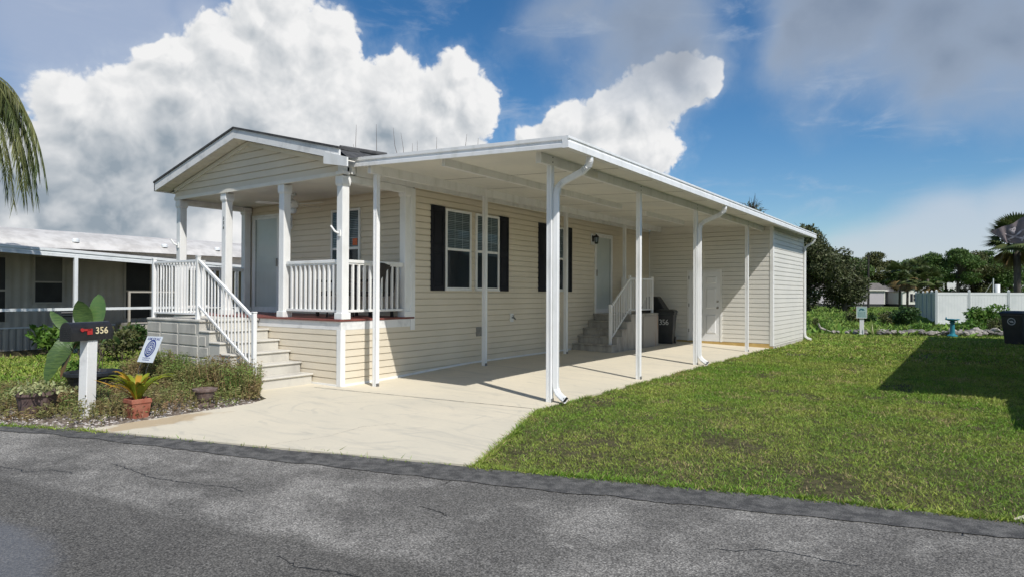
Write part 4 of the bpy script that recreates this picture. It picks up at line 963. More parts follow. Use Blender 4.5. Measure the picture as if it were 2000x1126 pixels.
def signmtx(a, b, sx=1., sy=1.):
    c_ = Vector(sp(a, b, .004)); k1 = uu * sx / uu.length; k2 = vv * sy / vv.length; return Matrix(((k1.x, k2.x, nn.x, c_.x), (k1.y, k2.y, nn.y, c_.y), (k1.z, k2.z, nn.z, c_.z), (0, 0, 0, 1)))
text('lettering', 'HOME FOR SALE', .047, signmtx(0, .80, .92, 1.3), M['signblue'], sb, ext=.0008, font_bold=True)
text('lettering', 'Office 555 0356', .022, signmtx(0, -.68), M['signblue'], sb, ext=.0008) if False else None
for i, w in enumerate((.5, .42)):
    q = MB()
    x = -w
    while x < w: d = random.uniform(.04, .1); q.add([sp(x, -.70 - i * .15, .004), sp(x + d, -.70 - i * .15, .004), sp(x + d, -.63 - i * .15, .004), sp(x, -.63 - i * .15, .004)], [(0, 1, 2, 3)]); x += d + .03
    q.build('fine_print', M['signblue'], sb)
q = MB(signmtx(0, .08, 1, 1.15)); disc(q, .100, .125, .0005); disc(q, .0001, .088, .0003); q.build('emblem', M['signblue'], sb)
q = MB(signmtx(0, .08, 1, 1.15)); 
for k in range(8): th = k * math.pi / 4; q.add([(.02 * math.cos(th - .6), .02 * math.sin(th - .6), .001), (.06 * math.cos(th), .06 * math.sin(th), .001), (.02 * math.cos(th + .6), .02 * math.sin(th + .6), .001)], [(0, 1, 2)])
disc(q, .062, .07, .001); q.build('emblem_star', M['sign'], sb)
q = MB()
for a in (-.5, .5): q.tube([sp(a, -.3, -.008), sp(a, -1.6, -.008), (Vector(sp(a, -1.6, -.008)).x, Vector(sp(a, -1.6, -.008)).y, -.06)], .004, 6)
q.build('wire_stake', M['metalgrey'], t)

# ------------------------------------------------------------------ plants in pots and beds
def blade(mb, pts, w, fold=.25, n=9, wf=lambda t: math.sin(math.pi * min(1, t * .9 + .1)) ** .7, side=None):
    pts = [Vector(p) for p in pts]
    def bez(t):
        q = pts[:]
        while len(q) > 1: q = [a.lerp(b, t) for a, b in zip(q[:-1], q[1:])]
        return q[0]
    vs = []
    for i in range(n + 1):
        t = i / n; p = bez(t); d = (bez(min(1, t + .02)) - bez(max(0, t - .02))).normalized()
        s = Vector(side) if side is not None else d.cross(Vector((0, 0, 1)))
        s = (s - d * s.dot(d)); s = s.normalized() if s.length > 1e-4 else Vector((1, 0, 0)); u = s.cross(d)
        k = w * wf(t)
        vs += [p - s * k + u * k * fold, p, p + s * k + u * k * fold]
    fs = []
    for i in range(n): a = 3 * i; fs += [(a, a + 1, a + 4, a + 3), (a + 1, a + 2, a + 5, a + 4)]
    mb.add(vs, fs)
def pot(parent, c, r0, r1, h, m, square=False, rim=.02, n=24, name='pot'):
    MB().lathe([(r0, 0), (r1, h - .06), (r1 + rim, h - .055), (r1 + rim, h), (r1 + rim - .015, h), (r1 - .02, h - .05)], c, 4 if square else n, square=False).build(name, m, parent, smooth=False, bevel=.008)
    MB().lathe([(r1 * .5, h - .062), (r1 - .015, h - .058)], c, 4 if square else n).build('soil', M['soil'], parent)
# bird of paradise in the wide black pot
pc = Vector((-2.30, -2.62, -.03))
t = thing('potted_banana_plant', 'large leaved banana like plant in a wide black pot behind the mailbox', 'potted plant', tuple(pc), world=True)
pot(t, pc, .24, .33, .36, M['blackplastic'], rim=.035)
base = px(178, 725, 9.7)
def pl(path, w, m, D=9.7, wd=None, fold=.2, side=None, n=12, wf=None):
    mb = MB(); P = [px(u, v, D + dd) for u, v, dd in path]
    k = dict(n=n, fold=fold, side=side);
    if wf: k['wf'] = wf
    blade(mb, P, w, **k); return mb
cs = tuple((RT).tolist()); 
LV = [([(178, 700, 0), (188, 640, .05), (196, 600, .1), (192, 574, .15)], .125, 'paddlelight'), ([(172, 700, 0), (168, 650, .1), (170, 610, .1), (152, 586, .0)], .15, 'paddle'), ([(170, 705, 0), (150, 640, -.1), (120, 640, -.1), (98, 606, 0)], .075, 'paddle'),
      ([(172, 700, 0), (176, 665, 0), (165, 640, 0), (158, 628, .1)], .13, 'paddle'), ([(172, 715, -.1), (150, 640, -.2), (118, 660, -.35), (88, 748, -.45)], .14, 'paddle'), ([(172, 715, -.1), (160, 640, -.1), (142, 660, -.2), (118, 742, -.35)], .11, 'paddlebrown'),
      ([(175, 715, 0), (205, 640, .3), (225, 650, .4), (232, 672, .5)], .06, 'paddlelight'), ([(170, 710, 0), (130, 660, .2), (112, 652, .3), (100, 668, .3)], .08, 'paddle')]
for i, (pa, w, m) in enumerate(LV):
    sd_ = cs if i in (0, 1, 3) else (None if i > 4 else tuple((RT * .8 + FW * .4 + UP * (.5 if i == 2 else 0)).tolist()))
    ragged = i in (4, 5)
    wf = (lambda t: (math.sin(math.pi * min(1, max(0, (t - .25) / .75) * .93 + .07)) ** .6 * (1 if t > .25 else .15)) * (.93 + .07 * math.sin(t * 90 + 3 * math.sin(t * 17)))) if ragged else (lambda t: .1 if t < .35 else max(.02, math.sin(math.pi * min(1, (t - .35) / .65 * .95 + .05)) ** .6))
    pl(pa, w, None, wf=wf, side=sd_, n=26 if ragged else 16).build('leaf', M[m], t, smooth=not ragged)
for u0, u1, v1 in ((170, 166, 660), (176, 182, 668), (182, 190, 690), (166, 150, 665)):
    MB().tube([px(u0, 730, 9.7), px((u0 + u1) / 2 + 1, 700, 9.7), px(u1, v1, 9.7)], [.022, .018, .01], 8).build('stalk', M['paddlelight'], t)
mb = MB()
for i in range(10): x = random.uniform(-.25, .3); mb.tube([pc + Vector((x, random.uniform(-.1, .1), .36)), pc + Vector((x + random.uniform(-.1, .1), random.uniform(-.1, .1), .6)), pc + Vector((x + random.uniform(-.25, .25), 0, random.uniform(.7, .95)))], .005, 5)
mb.build('dry_stem', M['twig'], t)
# yellow plant in terracotta square pot
pc = Vector((-.06, -3.04, -.03)); t = thing('potted_bromeliad', 'yellow and green strap leaved plant in a square terracotta pot', 'potted plant', tuple(pc), world=True)
pot(t, pc, .13, .155, .24, M['terracotta'], square=True, rim=.012)
for grp_, m in ((0, 'croton'), (1, 'crotonorange')):
    for i in range(22 if grp_ == 0 else 7):
        th = random.uniform(0, 2 * math.pi); L = random.uniform(.30, .48) * (1 if grp_ == 0 else 1.05); out = random.uniform(.35, .9) if grp_ == 0 else random.uniform(.1, .8); d = Vector((math.cos(th), math.sin(th), 0)); b = pc + Vector((0, 0, .21)) + d * .03
        mb = MB(); blade(mb, [b, b + d * L * .3 * out + Vector((0, 0, L * .6)), b + d * L * out * .8 + Vector((0, 0, L * (.95 - .35 * out))), b + d * L * out * 1.15 + Vector((0, 0, L * (1.0 - .55 * out)))], random.uniform(.03, .045), fold=.35, n=8); mb.build('leaf', M[m], t, smooth=True)
mb = MB(); b = pc + Vector((0, 0, .22)); e = px(180 + 0, 740, 7.75); blade(mb, [b, b.lerp(e, .4) + Vector((0, 0, .05)), e], .03, n=8); mb.build('leaf', M['crotonorange'], t, smooth=True)
# brown pot with variegated plant
pc = Vector((-1.10, -3.72, -.03)); t = thing('potted_ivy', 'variegated trailing plant in an old brown plastic pot near the road', 'potted plant', tuple(pc), world=True)
pot(t, pc, .16, .21, .32, M['oldpot'])
n = 420; P = np.array(pc)[None] + np.stack([rng.normal(0, .16, n) + .05, rng.normal(0, .13, n), .30 + np.abs(rng.normal(0, .05, n))], 1); P[:, 0] += rng.uniform(0, .12, n)
leaves('foliage', P, rv(n) * .05 + [0, 0, .015], rv(n) * .018, [M['variegated']], t)
# urn
pc = Vector((-.12, -2.16, -.02)); t = thing('garden_urn', 'small weathered empty brown urn beside the driveway', 'urn', tuple(pc), world=True)
MB().lathe([(.12, 0), (.125, .02), (.075, .035), (.07, .06), (.10, .10), (.125, .17), (.13, .20), (.15, .205), (.155, .235), (.135, .24), (.12, .19)], pc, 24).build('urn_body', M['urn'], t, smooth=False)
MB().lathe([(.05, .195), (.125, .20)], pc, 24).build('soil', M['soil'], t)

# weed bed
BED = [(-6.5, -5.9), (-4, -5.18), (-1.6, -4.45), (.30, -3.80), (.26, -1.7), (-.02, -1.42), (-.66, -.97), (-.72, -1.05), (-2.2, -1.14), (-3.9, -1.14), (-4.0, -1.9), (-3.3, -2.3), (-3.6, -3.3), (-4.6, -4.0), (-6.5, -4.7)]
def pts_in(poly, n, z=None):
    a = np.array(poly); out = np.zeros((0, 2))
    while len(out) < n:
        q = rng.uniform(a.min(0), a.max(0), (n * 2, 2)); out = np.concatenate([out, q[inpoly(q[:, 0], q[:, 1], poly)]])
    return out[:n]
mb = MB(); mb.prism([(p[0] + (.0 if p[0] > 0 else 0), p[1]) for p in BED], -.1, -.022)
BM = mat('stony_bed_soil', (.13, .10, .075), .95, (.34, .29, .24), 18, lo=.50, hi=.68, bump=.8, bscale=60)
tag(mb.build('garden_bed', BM), 'stony weedy garden bed beside the driveway', 'garden bed', kind='structure')
# gravel pebbles
n = 9000; P2 = pts_in(BED, n); 
keep = (np.abs(P2[:, 1] - np.array([edge_y(x) for x in P2[:, 0]])) < .9) | (P2[:, 0] > -.5); keep &= rng.random(n) < .42; P2 = P2[keep]; n = len(P2); sz = rng.uniform(.008, .024, n)
oct_ = np.array([(1, 0, 0), (0, 1, 0), (-1, 0, 0), (0, -1, 0), (0, 0, .7), (0, 0, -.5)]); a = rng.uniform(0, 6.28, n); ca, sa = np.cos(a), np.sin(a); st_ = rng.uniform(.6, 1.3, n)
V = np.zeros((n, 6, 3)); V[:, :, 0] = (oct_[None, :, 0] * ca[:, None] - oct_[None, :, 1] * sa[:, None] * st_[:, None]) * sz[:, None] + P2[:, 0, None]; V[:, :, 1] = (oct_[None, :, 0] * sa[:, None] + oct_[None, :, 1] * ca[:, None] * st_[:, None]) * sz[:, None] + P2[:, 1, None]; V[:, :, 2] = oct_[None, :, 2] * sz[:, None] - .018
tri = np.array([(0, 1, 4), (1, 2, 4), (2, 3, 4), (3, 0, 4)]); Fq = (np.arange(n)[:, None, None] * 6 + tri[None]).reshape(-1, 3)
tag(npmesh('gravel', V, Fq, [M['gravel']]), 'pale gravel scattered through the weedy bed', 'gravel', kind='stuff')
# weeds: stems with small leaves
def weeds(name, label, poly, n, hmin, hmax, leafn, bias=None, z=-.02):
    P = pts_in(poly, n * 2)
    if bias is not None: P = P[rng.random(len(P)) < bias(P)]
    P = P[:n]; n = len(P)
    cl = np.array([noise.noise(Vector((x * 1.3, y * 1.3, 4.))) for x, y in P]); h = (hmin + (hmax - hmin) * np.clip(.5 + cl * .9 + rng.normal(0, .2, n), 0, 1))
    B = np.column_stack([P, np.full(n, z)]); lean = rng.normal(0, .16, (n, 3)); lean[:, 2] = 1; Lv = lean * h[:, None]
    lf = rng.normal(size=(n, 3)); lf[:, 2] = 0; lf = lf / np.linalg.norm(lf, axis=1, keepdims=True) * .0035
    PS = [B]; LS = [Lv]; WS = [lf]; MS = [np.ones(n)]
    for k in range(leafn):
        tt = rng.uniform(.15, 1, n)[:, None]; PS.append(B + Lv * tt); d = rv(n); d[:, 2] = np.abs(d[:, 2]) * .6; LS.append(d * rng.uniform(.025, .06, n)[:, None]); WS.append(rv(n) * .009); MS.append(np.zeros(n))
    return leaves(name, np.concatenate(PS), np.concatenate(LS), np.concatenate(WS), [M['weedleaf'], M['weedstem']], mi=np.concatenate(MS)), label
o, l = weeds('weeds', '', BED, 5200, .04, .24, 10, bias=lambda P: np.clip((np.array([P[i, 1] - edge_y(P[i, 0]) for i in range(len(P))]) - .05) * 1.6, 0.12, 1) * np.clip((.35 - P[:, 0] ) * 1.3, .15, 1)); tag(o, 'tall straggly green and brown weeds growing in the stony bed', 'weeds', kind='stuff')
BED2 = [(-3.6, -1.75), (-.7, -1.6), (.1, -1.55), (-.6, -1.0), (-3.9, -1.16)]
o, l = weeds('tall_weeds', '', BED2, 1500, .22, .55, 20); tag(o, 'taller reddish weeds against the foot of the porch steps', 'weeds', kind='stuff')

# ------------------------------------------------------------------ lawn blades
def grass(name, label, poly, dens, hgt, wid, m, z=None, patch=True):
    a = np.array(poly); area = np.prod(a.max(0) - a.min(0)); n = int(area * dens)
    q = rng.uniform(a.min(0), a.max(0), (n, 2)); q = q[inpoly(q[:, 0], q[:, 1], poly)]
    rel = q - CAM[:2]; fwd = rel @ FW[:2]; rt = rel @ RT[:2]; q = q[(fwd > 1) & (np.abs(rt) < fwd * .95 + 2)]
    if patch:
        pn = np.array([noise.noise(Vector((x * .9, y * .9, 1.))) + .5 * noise.noise(Vector((x * 3.1, y * 3.1, 7.))) for x, y in q]); fn = np.array([noise.noise(Vector((x * 7, y * 7, 11.))) for x, y in q]); q = q[rng.random(len(q)) < np.clip(1.05 - np.clip(pn - .22, 0, 1) * 2.2 - np.clip(fn - .02, 0, 1) * 1.2, .15, 1)]
    n = len(q); d = np.hypot(q[:, 0] - CAM[0], q[:, 1] - CAM[1])
    s = np.clip(d / 8, .8, 3)[:, None]
    B = np.column_stack([q, gh(q[:, 0], q[:, 1]) if z is None else np.full(n, z)])
    L = rng.normal(0, .75, (n, 3)); L[:, 2] = rng.uniform(.45, 1.1, n); L = L * hgt * rng.uniform(.6, 1.25, n)[:, None] * (.7 + .3 * s)
    tall = (rng.random(n) < .035)[:, None]; L = np.where(tall, L * [1.1, 1.1, 2.1], L)
    Wd = rng.normal(size=(n, 3)); Wd[:, 2] *= .3; Wd = Wd / np.linalg.norm(Wd, axis=1, keepdims=True) * wid * s
    return tag(leaves(name, B, L, Wd, [m], mid=.4), label, 'grass', kind='stuff')
def grassmat():
    m = bpy.data.materials.new('lawn_blades'); m.use_nodes = True; t = m.node_tree; t.nodes.clear(); q = G(t)
    p = q.n('ShaderNodeBsdfPrincipled'); co = q.n('ShaderNodeTexCoord').outputs['Object']; r = q.n('ShaderNodeNewGeometry').outputs['Random Per Island']
    c = q.mix(q.ss(q.noise(co, .55, 6, .65), .36, .64), (.155, .265, .032), (.28, .335, .065))
    c = q.mix(q.ss(q.noise(co, 2.6, 5, .65), .46, .64, 0, .55), c, (.10, .15, .035))
    dry = q.math('MULTIPLY', q.ss(q.noise(co, .9, 7, .7), .52, .70), .62)
    dry = q.math('ADD', dry, .06)
    c = q.mix(q.math('LESS_THAN', q.math('FRACT', q.math('MULTIPLY', r, 13.7)), dry), c, (.36, .29, .14))
    h = q.n('ShaderNodeHueSaturation'); q.put(h.inputs['Color'], c); q.put(h.inputs['Value'], q.math('MULTIPLY_ADD', r, .95, .65)); q.put(h.inputs['Hue'], q.math('MULTIPLY_ADD', q.math('FRACT', q.math('MULTIPLY', r, 5.1)), .04, .48)); c = h.outputs[0]
    q.put(p.inputs['Base Color'], c); p.inputs['Roughness'].default_value = .6; p.inputs['Specular IOR Level'].default_value = .25
    tr = q.n('ShaderNodeBsdfTranslucent'); q.put(tr.inputs[0], c); mx = q.n('ShaderNodeMixShader'); mx.inputs[0].default_value = .25; q.put(mx.inputs[1], p.outputs[0]); q.put(mx.inputs[2], tr.outputs[0]); q.put(q.n('ShaderNodeOutputMaterial').inputs[0], mx.outputs[0]); return m
GM = grassmat()
rd = [(x, y + .03) for x, y in ((5.8, -2.1), (6.9, -1.76), (8.35, -1.40))]
LN = [(4.66, -2.45)] + rd + [(8.38, -1.32), (8.62, -.85), (9.4, 1.0), (11, 1.3), (14, 3), (16, 10), (9, 10), (3.63, 10), (3.60, .25), (4.12, -1.08)]
grass('lawn', 'mown green lawn with a few dry patches beside the driveway', LN, 5600, .030, .0034, GM)
LN2 = [(3.63, 10), (16, 10), (20, 30), (9.3, 24.0), (6.2, 21.7), (3.2, 21.3), (-6, 21.3), (-6, 16.5), (3.72, 16.3), (3.72, 12.1), (3.63, 12.0)]
grass('lawn', 'mown green lawn running back beside the shed to the rocks', LN2, 1000, .036, .006, GM)
LN3 = [(-11.5, -7.3), (-6.4, -5.8), (-6.4, -4.7), (-4.6, -3.9), (-3.6, -3.2), (-3.3, -2.3), (-4.0, -1.9), (-4.0, 0), (-5.1, 0), (-5.1, 6), (-9.6, 6), (-9.6, -1)]
grass('lawn', 'bright green lawn between the two homes at left', LN3, 1300, .04, .008, GM, patch=False)
# ragged edge tufts along the road and slab
n = 16000; x = np.concatenate([rng.uniform(4.6, 8.5, n // 2), rng.uniform(-5, .6, n // 4), rng.uniform(.5, 4.6, n // 40)]); y = np.array([edge_y(v) for v in x]) + rng.normal(.01, .03, len(x)); 
w = np.array([noise.noise(Vector((a * 3.5, 0, 2.))) for a in x]); k = (w > -.15) | (rng.random(len(x)) < .3); x, y = x[k], y[k]
y2 = rng.uniform(.2, 12, 5000); x2 = 3.60 + rng.normal(0, .012, 5000); k = np.array([noise.noise(Vector((0, a * 2.5, 5.))) for a in y2]) > -.1; x2, y2 = x2[k], y2[k]
tt = rng.random(4000); x3 = 4.64 - tt * 1.05; y3 = -2.43 + tt * 2.62 + 0; x3 = x3 + rng.normal(.01, .012, 4000)
x = np.concatenate([x, x2, x3]); y = np.concatenate([y, y2, y3]); n = len(x)
B = np.column_stack([x, y, np.full(n, -.03)]); L = rng.normal(0, .7, (n, 3)); L[:, 2] = rng.uniform(.5, 1.2, n); L *= (.045 * rng.uniform(.5, 1.4, n))[:, None]; Wd = rv(n) * .0045
tag(leaves('edge_tufts', B, L, Wd, [GM]), 'ragged grass tufts creeping over the road and slab edges', 'grass', kind='stuff')
# rough grass beyond the rocks
RG = mat('rough_grass', (.14, .24, .04), .6, (.20, .27, .06), .35, island=.35, trans=.25, spec=.2)
RP = [(-20, 21.7), (3, 21.6), (6, 22), (9.2, 24.5), (14, 27.5), (30, 60), (30, 110), (-40, 110)]
grass('rough_grass', 'unmown rough green grass beyond the row of rocks', RP, 30, .13, .03, RG, patch=False)

# ------------------------------------------------------------------ trees
def crown(name, clusters, nper, size, m, parent, squash=.7, shell=.55, droop=0.):
    P = []; L = []; Wd = []
    for cx, cy, cz, r in clusters:
        n = int(nper * (r ** 2)); d = rv(n); rad = r * (rng.random(n) ** (1 / 3) * (1 - shell) + shell * rng.random(n) ** .2) * (1 + .25 * np.array([noise.noise(Vector(tuple(v * 2.2)) + Vector((cx, cy, cz))) for v in d]))
        p = d * rad[:, None]; p[:, 2] *= squash; P.append(p + [cx, cy, cz])
        l = rv(n) * size * rng.uniform(.6, 1.4, n)[:, None]; l[:, 2] -= droop * size; L.append(l); Wd.append(rv(n) * size * .33)
    return leaves(name, np.concatenate(P), np.concatenate(L), np.concatenate(Wd), [m], parent)
def tree(name, label, cat, x, y, H, cw, m, trunk_r=.25, nclus=14, nper=260, size=.28, low=.25, squash=.7, group=None, flat=False, seed=0, bare=0):
    rs = random.Random(seed); z = float(gh(x, y)); t = thing(name, label, cat, (x, y, z), group=group)
    cl = []
    for i in range(nclus):
        a = rs.uniform(0, 6.283); q = rs.random() ** .6; h = rs.uniform(low, 1)
        env = math.sin(math.pi * min(1, (h - low) / (1 - low) * .8 + .2)) if not flat else (1 if h > .7 else .55)
        r = cw * rs.uniform(.26, .42); cl.append((math.cos(a) * q * cw * env * .72, math.sin(a) * q * cw * env * .72, H * h - r * squash * (1 if h > .8 else .4), r))
    crown('crown', cl, nper, size, m, t, squash)
    mb = MB(); top = H * (low + .15); mb.tube([(0, 0, -.2), (rs.uniform(-.1, .1), rs.uniform(-.1, .1), top * .5), (rs.uniform(-.3, .3), 0, top)], [trunk_r * 1.2, trunk_r * .9, trunk_r * .7], 10)
    tr = mb.build('trunk', M['bark'], t, smooth=True)
    mb = MB()
    for cx, cy, cz, r in cl: mb.tube([(0, 0, top * rs.uniform(.6, 1)), (cx * .5, cy * .5, (top + cz) / 2), (cx, cy, cz)], [trunk_r * .45, trunk_r * .28, trunk_r * .1], 6)
    mb.build('limb', M['bark'], tr, smooth=True)
    if bare:
        mb = MB()
        for i in range(bare):
            cx, cy, cz, r = rs.choice(cl); d = Vector((rs.uniform(-1, 1), rs.uniform(-1, 1), rs.uniform(.2, 1.2))).normalized(); a = Vector((cx, cy, cz)); b = a + d * r * rs.uniform(1.1, 1.6); mb.tube([a, a.lerp(b, .6) + Vector((rs.uniform(-.1, .1), 0, .1)), b], [.03, .018, .006], 4)
        mb.build('bare_twig', M['twig'], tr)
    return t
tree('oak_tree', 'dark live oak with broad low crown just right of the shed roof', 'tree', -6.3, 69, 9.6, 4.6, M['oakleaf'], .42, 34, 300, .30, .16, .75, seed=3, bare=16)
tree('oak_tree', 'second dark live oak with drooping crown left of the utility pole', 'tree', -2.9, 71, 7.0, 3.0, M['oakleaf'], .3, 24, 330, .28, .18, .8, seed=8, bare=8)
tree('oak_tree', 'tall half bare oak whose twiggy top shows above the carport roof', 'tree', -4.6, 41, 8.4, 2.2, M['oakleaf'], .22, 12, 200, .18, .45, .8, seed=21, bare=60)
# bare twigs above the front of the roof: a leafless tree behind the home
t = thing('bare_tree', 'leafless tree whose thin twigs rise above the roof behind the home', 'tree', (-19.5, 22.0, 0), world=True)
MB().tube([(-19.5, 22.0, -.2), (-19.4, 22.1, 4), (-19.3, 22.2, 8.2)], [.2, .15, .08], 8).build('trunk', M['bark'], t)
mb = MB()
for u0, v0, u1, v1, bd in ((736, 305, 735, 243, 0), (698, 305, 696, 244, -3), (700, 300, 690, 282, 0), (782, 300, 768, 250, -4), (790, 303, 783, 260, 2), (800, 303, 806, 280, 2), (852, 300, 853, 268, 0), (815, 302, 815, 275, 0), (905, 296, 912, 262, 0), (772, 275, 782, 300, 0), (930, 292, 934, 270, 1)):
    D = 34; a = px(u0, v0 + 25, D); b = px(u1, v1, D); md = a.lerp(b, .55) + Vector((bd * .03, 0, 0)); mb.tube([(-19.3, 22.2, 8.0), a, md, b], [.04, .018, .013, .006], 4)
mb.build('bare_branch', M['twig'], t)
# far treeline
TL = [(1562, 500, 4.5), (1585, 512, 4), (1662, 508, 4.6), (1682, 514, 3.5), (1708, 503, 4.8), (1735, 516, 3.6), (1758, 520, 3), (1778, 516, 3.2), (1798, 505, 3.8), (1822, 502, 4.6), (1848, 507, 3.6), (1872, 498, 4.6), (1900, 495, 5.2), (1928, 499, 4.4), (1953, 508, 4), (1976, 500, 4), (2002, 498, 4.6)]
TLAB = ['distant tree leftmost of the far belt, half behind the shed', 'distant tree behind the first live oak', 'distant open crowned pine just right of the live oaks', 'distant low tree between the live oaks and the utility pole', 'tall distant pine directly behind the utility pole', 'distant low tree above the right end of the lilac house', 'lowest distant tree above the dark grey house', 'distant dark tree behind the cabbage palms', 'distant rounded tree above the white gabled house', 'distant broad pine above the fence corner', 'distant narrow tree above the first white fence panel',
    'distant pine above the middle fence post', 'tallest distant pine with a flat broad crown above the fence', 'distant pine just left of the thin mast', 'distant tree behind the white vent pipe', 'distant tree directly behind the trunk of the nearer cabbage palm', 'distant tree rightmost in the far belt']
for i, (u, v, w) in enumerate(TL):
    D = 135 + (i * 37 % 11); p = px(u, v, D); H_ = p.z - float(gh(p.x, p.y))
    tree('pine_tree' if i % 3 else 'broadleaf_tree', TLAB[i], 'tree', p.x, p.y, H_ * 1.13, w * 1.2, M['pineleaf'] if i % 4 else M['oliveleaf'], .3, 17 if i % 3 else 26, 120, .42, .45 if i % 3 else .12, .42 if i % 3 else .6, group='trees in the distant belt', seed=40 + i)
ut = []
for i in range(20):
    u = 1570 + i * 23; p = px(u, 588, 150 + i % 3 * 6); ut.append((p.x, p.y, float(gh(p.x, p.y)) + 1.2, 3.4))
P0_ = crown('undergrowth', ut, 60, .7, M['shrubleaf'], None, .8); tag(P0_, 'dark undergrowth filling the base of the distant tree belt', 'undergrowth', kind='stuff')
# palms
def fan_palm(label, x, y, H, cr, seed, nf=34, group=None, dead=10, tr=.16):
    rs = random.Random(seed); z = float(gh(x, y)); t = thing('cabbage_palm', label, 'palm tree', (x, y, z), group=group)
    MB().tube([(0, 0, -.1), (.03, 0, H * .5), (0, 0, H)], [tr * 1.1, tr, tr * 1.1], 12).build('trunk', M['bark'], t, smooth=True)
    for kind, k in (('green', nf), ('dead', dead)):
        P = []; L = []; Wd = []
        for i in range(k):
            a = rs.uniform(0, 6.283); e = rs.uniform(-.5, 1.3) if kind == 'green' else rs.uniform(-1.4, -.7); d = Vector((math.cos(a) * math.cos(e), math.sin(a) * math.cos(e), math.sin(e))); st_ = Vector((0, 0, H)) + d * cr * .5; nrm = d.cross(Vector((0, 0, 1))).normalized(); up2 = nrm.cross(d)
            for j in range(17):
                b = (j / 16 - .5) * 2.6; v = (d * math.cos(b) + nrm * math.sin(b)) * cr * .55 * (1 - .15 * abs(b)) + Vector((0, 0, -.12 * cr - .1 * cr * abs(b) * .6)); P.append(st_); L.append(v); w_ = v.cross(up2).normalized() * .035 * cr; Wd.append(w_)
        leaves('frond_cluster' if kind == 'green' else 'dead_frond', np.array([tuple(p) for p in P]), np.array([tuple(p) for p in L]), np.array([tuple(p) for p in Wd]), [M['sabalgreen' if kind == 'green' else 'sabaldead']], t)
    return t
p = px(1986, 470, 40); fan_palm('cabbage palm with dense round head behind the fence at right', p.x, p.y, p.z + .1 - float(gh(p.x, p.y)), 1.9, 5, 60, tr=.19)
for i, (u, v, D) in enumerate(((1757, 535, 100), (1790, 530, 104), (1812, 545, 98), (1772, 545, 96))):
    p = px(u, v, D); fan_palm(['yellowing cabbage palm standing behind the grey far house', 'green cabbage palm behind the white gabled far house', 'low cabbage palm right of the white gabled far house', 'short cabbage palm in front of the grey far house'][i], p.x, p.y, p.z - float(gh(p.x, p.y)), 2.6 if i < 3 else 1.8, 30 + i, 40, dead=22 if i in (0, 3) else 8)
for i, (u, v) in enumerate(((1650, 585), (1672, 588))):
    p = px(u, v, 72); fan_palm(['small yellowish palm under the second oak', 'small yellowish palm in front of the far window'][i], p.x, p.y, p.z - float(gh(p.x, p.y)) - .3, 1.0, 60 + i, 16, dead=10, tr=.08)
# queen palm at the left, crown just outside the frame
t = thing('queen_palm', 'feathery palm with long drooping fronds at the left edge', 'palm tree', (-8.33, -2.56, -.03), world=True)
c = Vector((-8.55, -2.78, 5.62)); MB().tube([(-8.33, -2.6, -.1), (-8.35, -2.58, 2.4), (-8.55, -2.78, 5.6)], [.17, .14, .12], 12).build('trunk', M['bark'], t, smooth=True)
rs = random.Random(11)
def frond(c, az, rise, Lf, drop, nl=95, ll=.55):
    d = Vector((math.cos(az), math.sin(az), 0)); P = [c, c + d * Lf * .35 + Vector((0, 0, rise)), c + d * Lf * .85 + Vector((0, 0, rise * .8)), c + d * Lf + Vector((0, 0, -drop))]
    def bz(s): q = P[:];
    def bez(s):
        q = P[:]
        while len(q) > 1: q = [a.lerp(b, s) for a, b in zip(q[:-1], q[1:])]
        return q[0]
    pts = [bez(i / 16) for i in range(17)]; mb = MB(); mb.tube(pts, [.02 * (1 - i / 18) + .003 for i in range(17)], 5); o = mb.build('frond', M['palmleaf'], t)
    PP = []; LL = []; WW = []
    for i in range(nl):
        s = .12 + .88 * i / nl; p = bez(s); tg = (bez(min(1, s + .02)) - bez(s - .02)).normalized(); sd_ = tg.cross(Vector((0, 0, 1))).normalized()
        for sg in (-1, 1):
            l = ll * (1 - .55 * abs(s - .45)) * rs.uniform(.75, 1.15); v = (sd_ * sg * rs.uniform(.25, .6) + tg * .45 + Vector((0, 0, -rs.uniform(.5, 1.0)))).normalized() * l; PP.append(tuple(p)); LL.append(tuple(v)); WW.append(tuple(v.cross(Vector((rs.uniform(-1, 1), rs.uniform(-1, 1), rs.uniform(-1, 1)))).normalized() * .009))
    leaves('leaflets', PP, LL, WW, [M['palmleaf']], o, mid=.3)
for az, rise, Lf, drop in ((1.0, .45, 1.35, 1.9), (.75, .3, 1.35, 2.1), (1.25, .55, 1.5, 1.6), (.45, .4, 1.4, 1.9), (1.6, .4, 1.5, 1.8), (1.15, .15, 1.25, 2.2), (.1, .4, 1.7, 1.2), (2.2, .6, 1.9, 1.), (3., .6, 1.9, 1.), (4.0, .6, 1.8, 1.), (4.9, .6, 1.9, .9), (5.6, .5, 1.8, 1.1), (.9, .5, 1.3, 1.5), (1.4, .35, 1.45, 1.6), (.85, .5, 1.6, 1.7), (1.1, .4, 1.65, 1.9), (.6, .5, 1.6, 2.1), (1.35, .1, 1.4, 2.2), (.95, .3, 1.55, 2.3), (1.2, .5, 1.3, 2.3), (.8, .1, 1.2, 2.4), (1.05, .6, 1.5, 1.4), (.3, .2, 1.2, 2.0), (1.0, -.1, 1.0, 2.2)): frond(c, az, rise, Lf, drop)

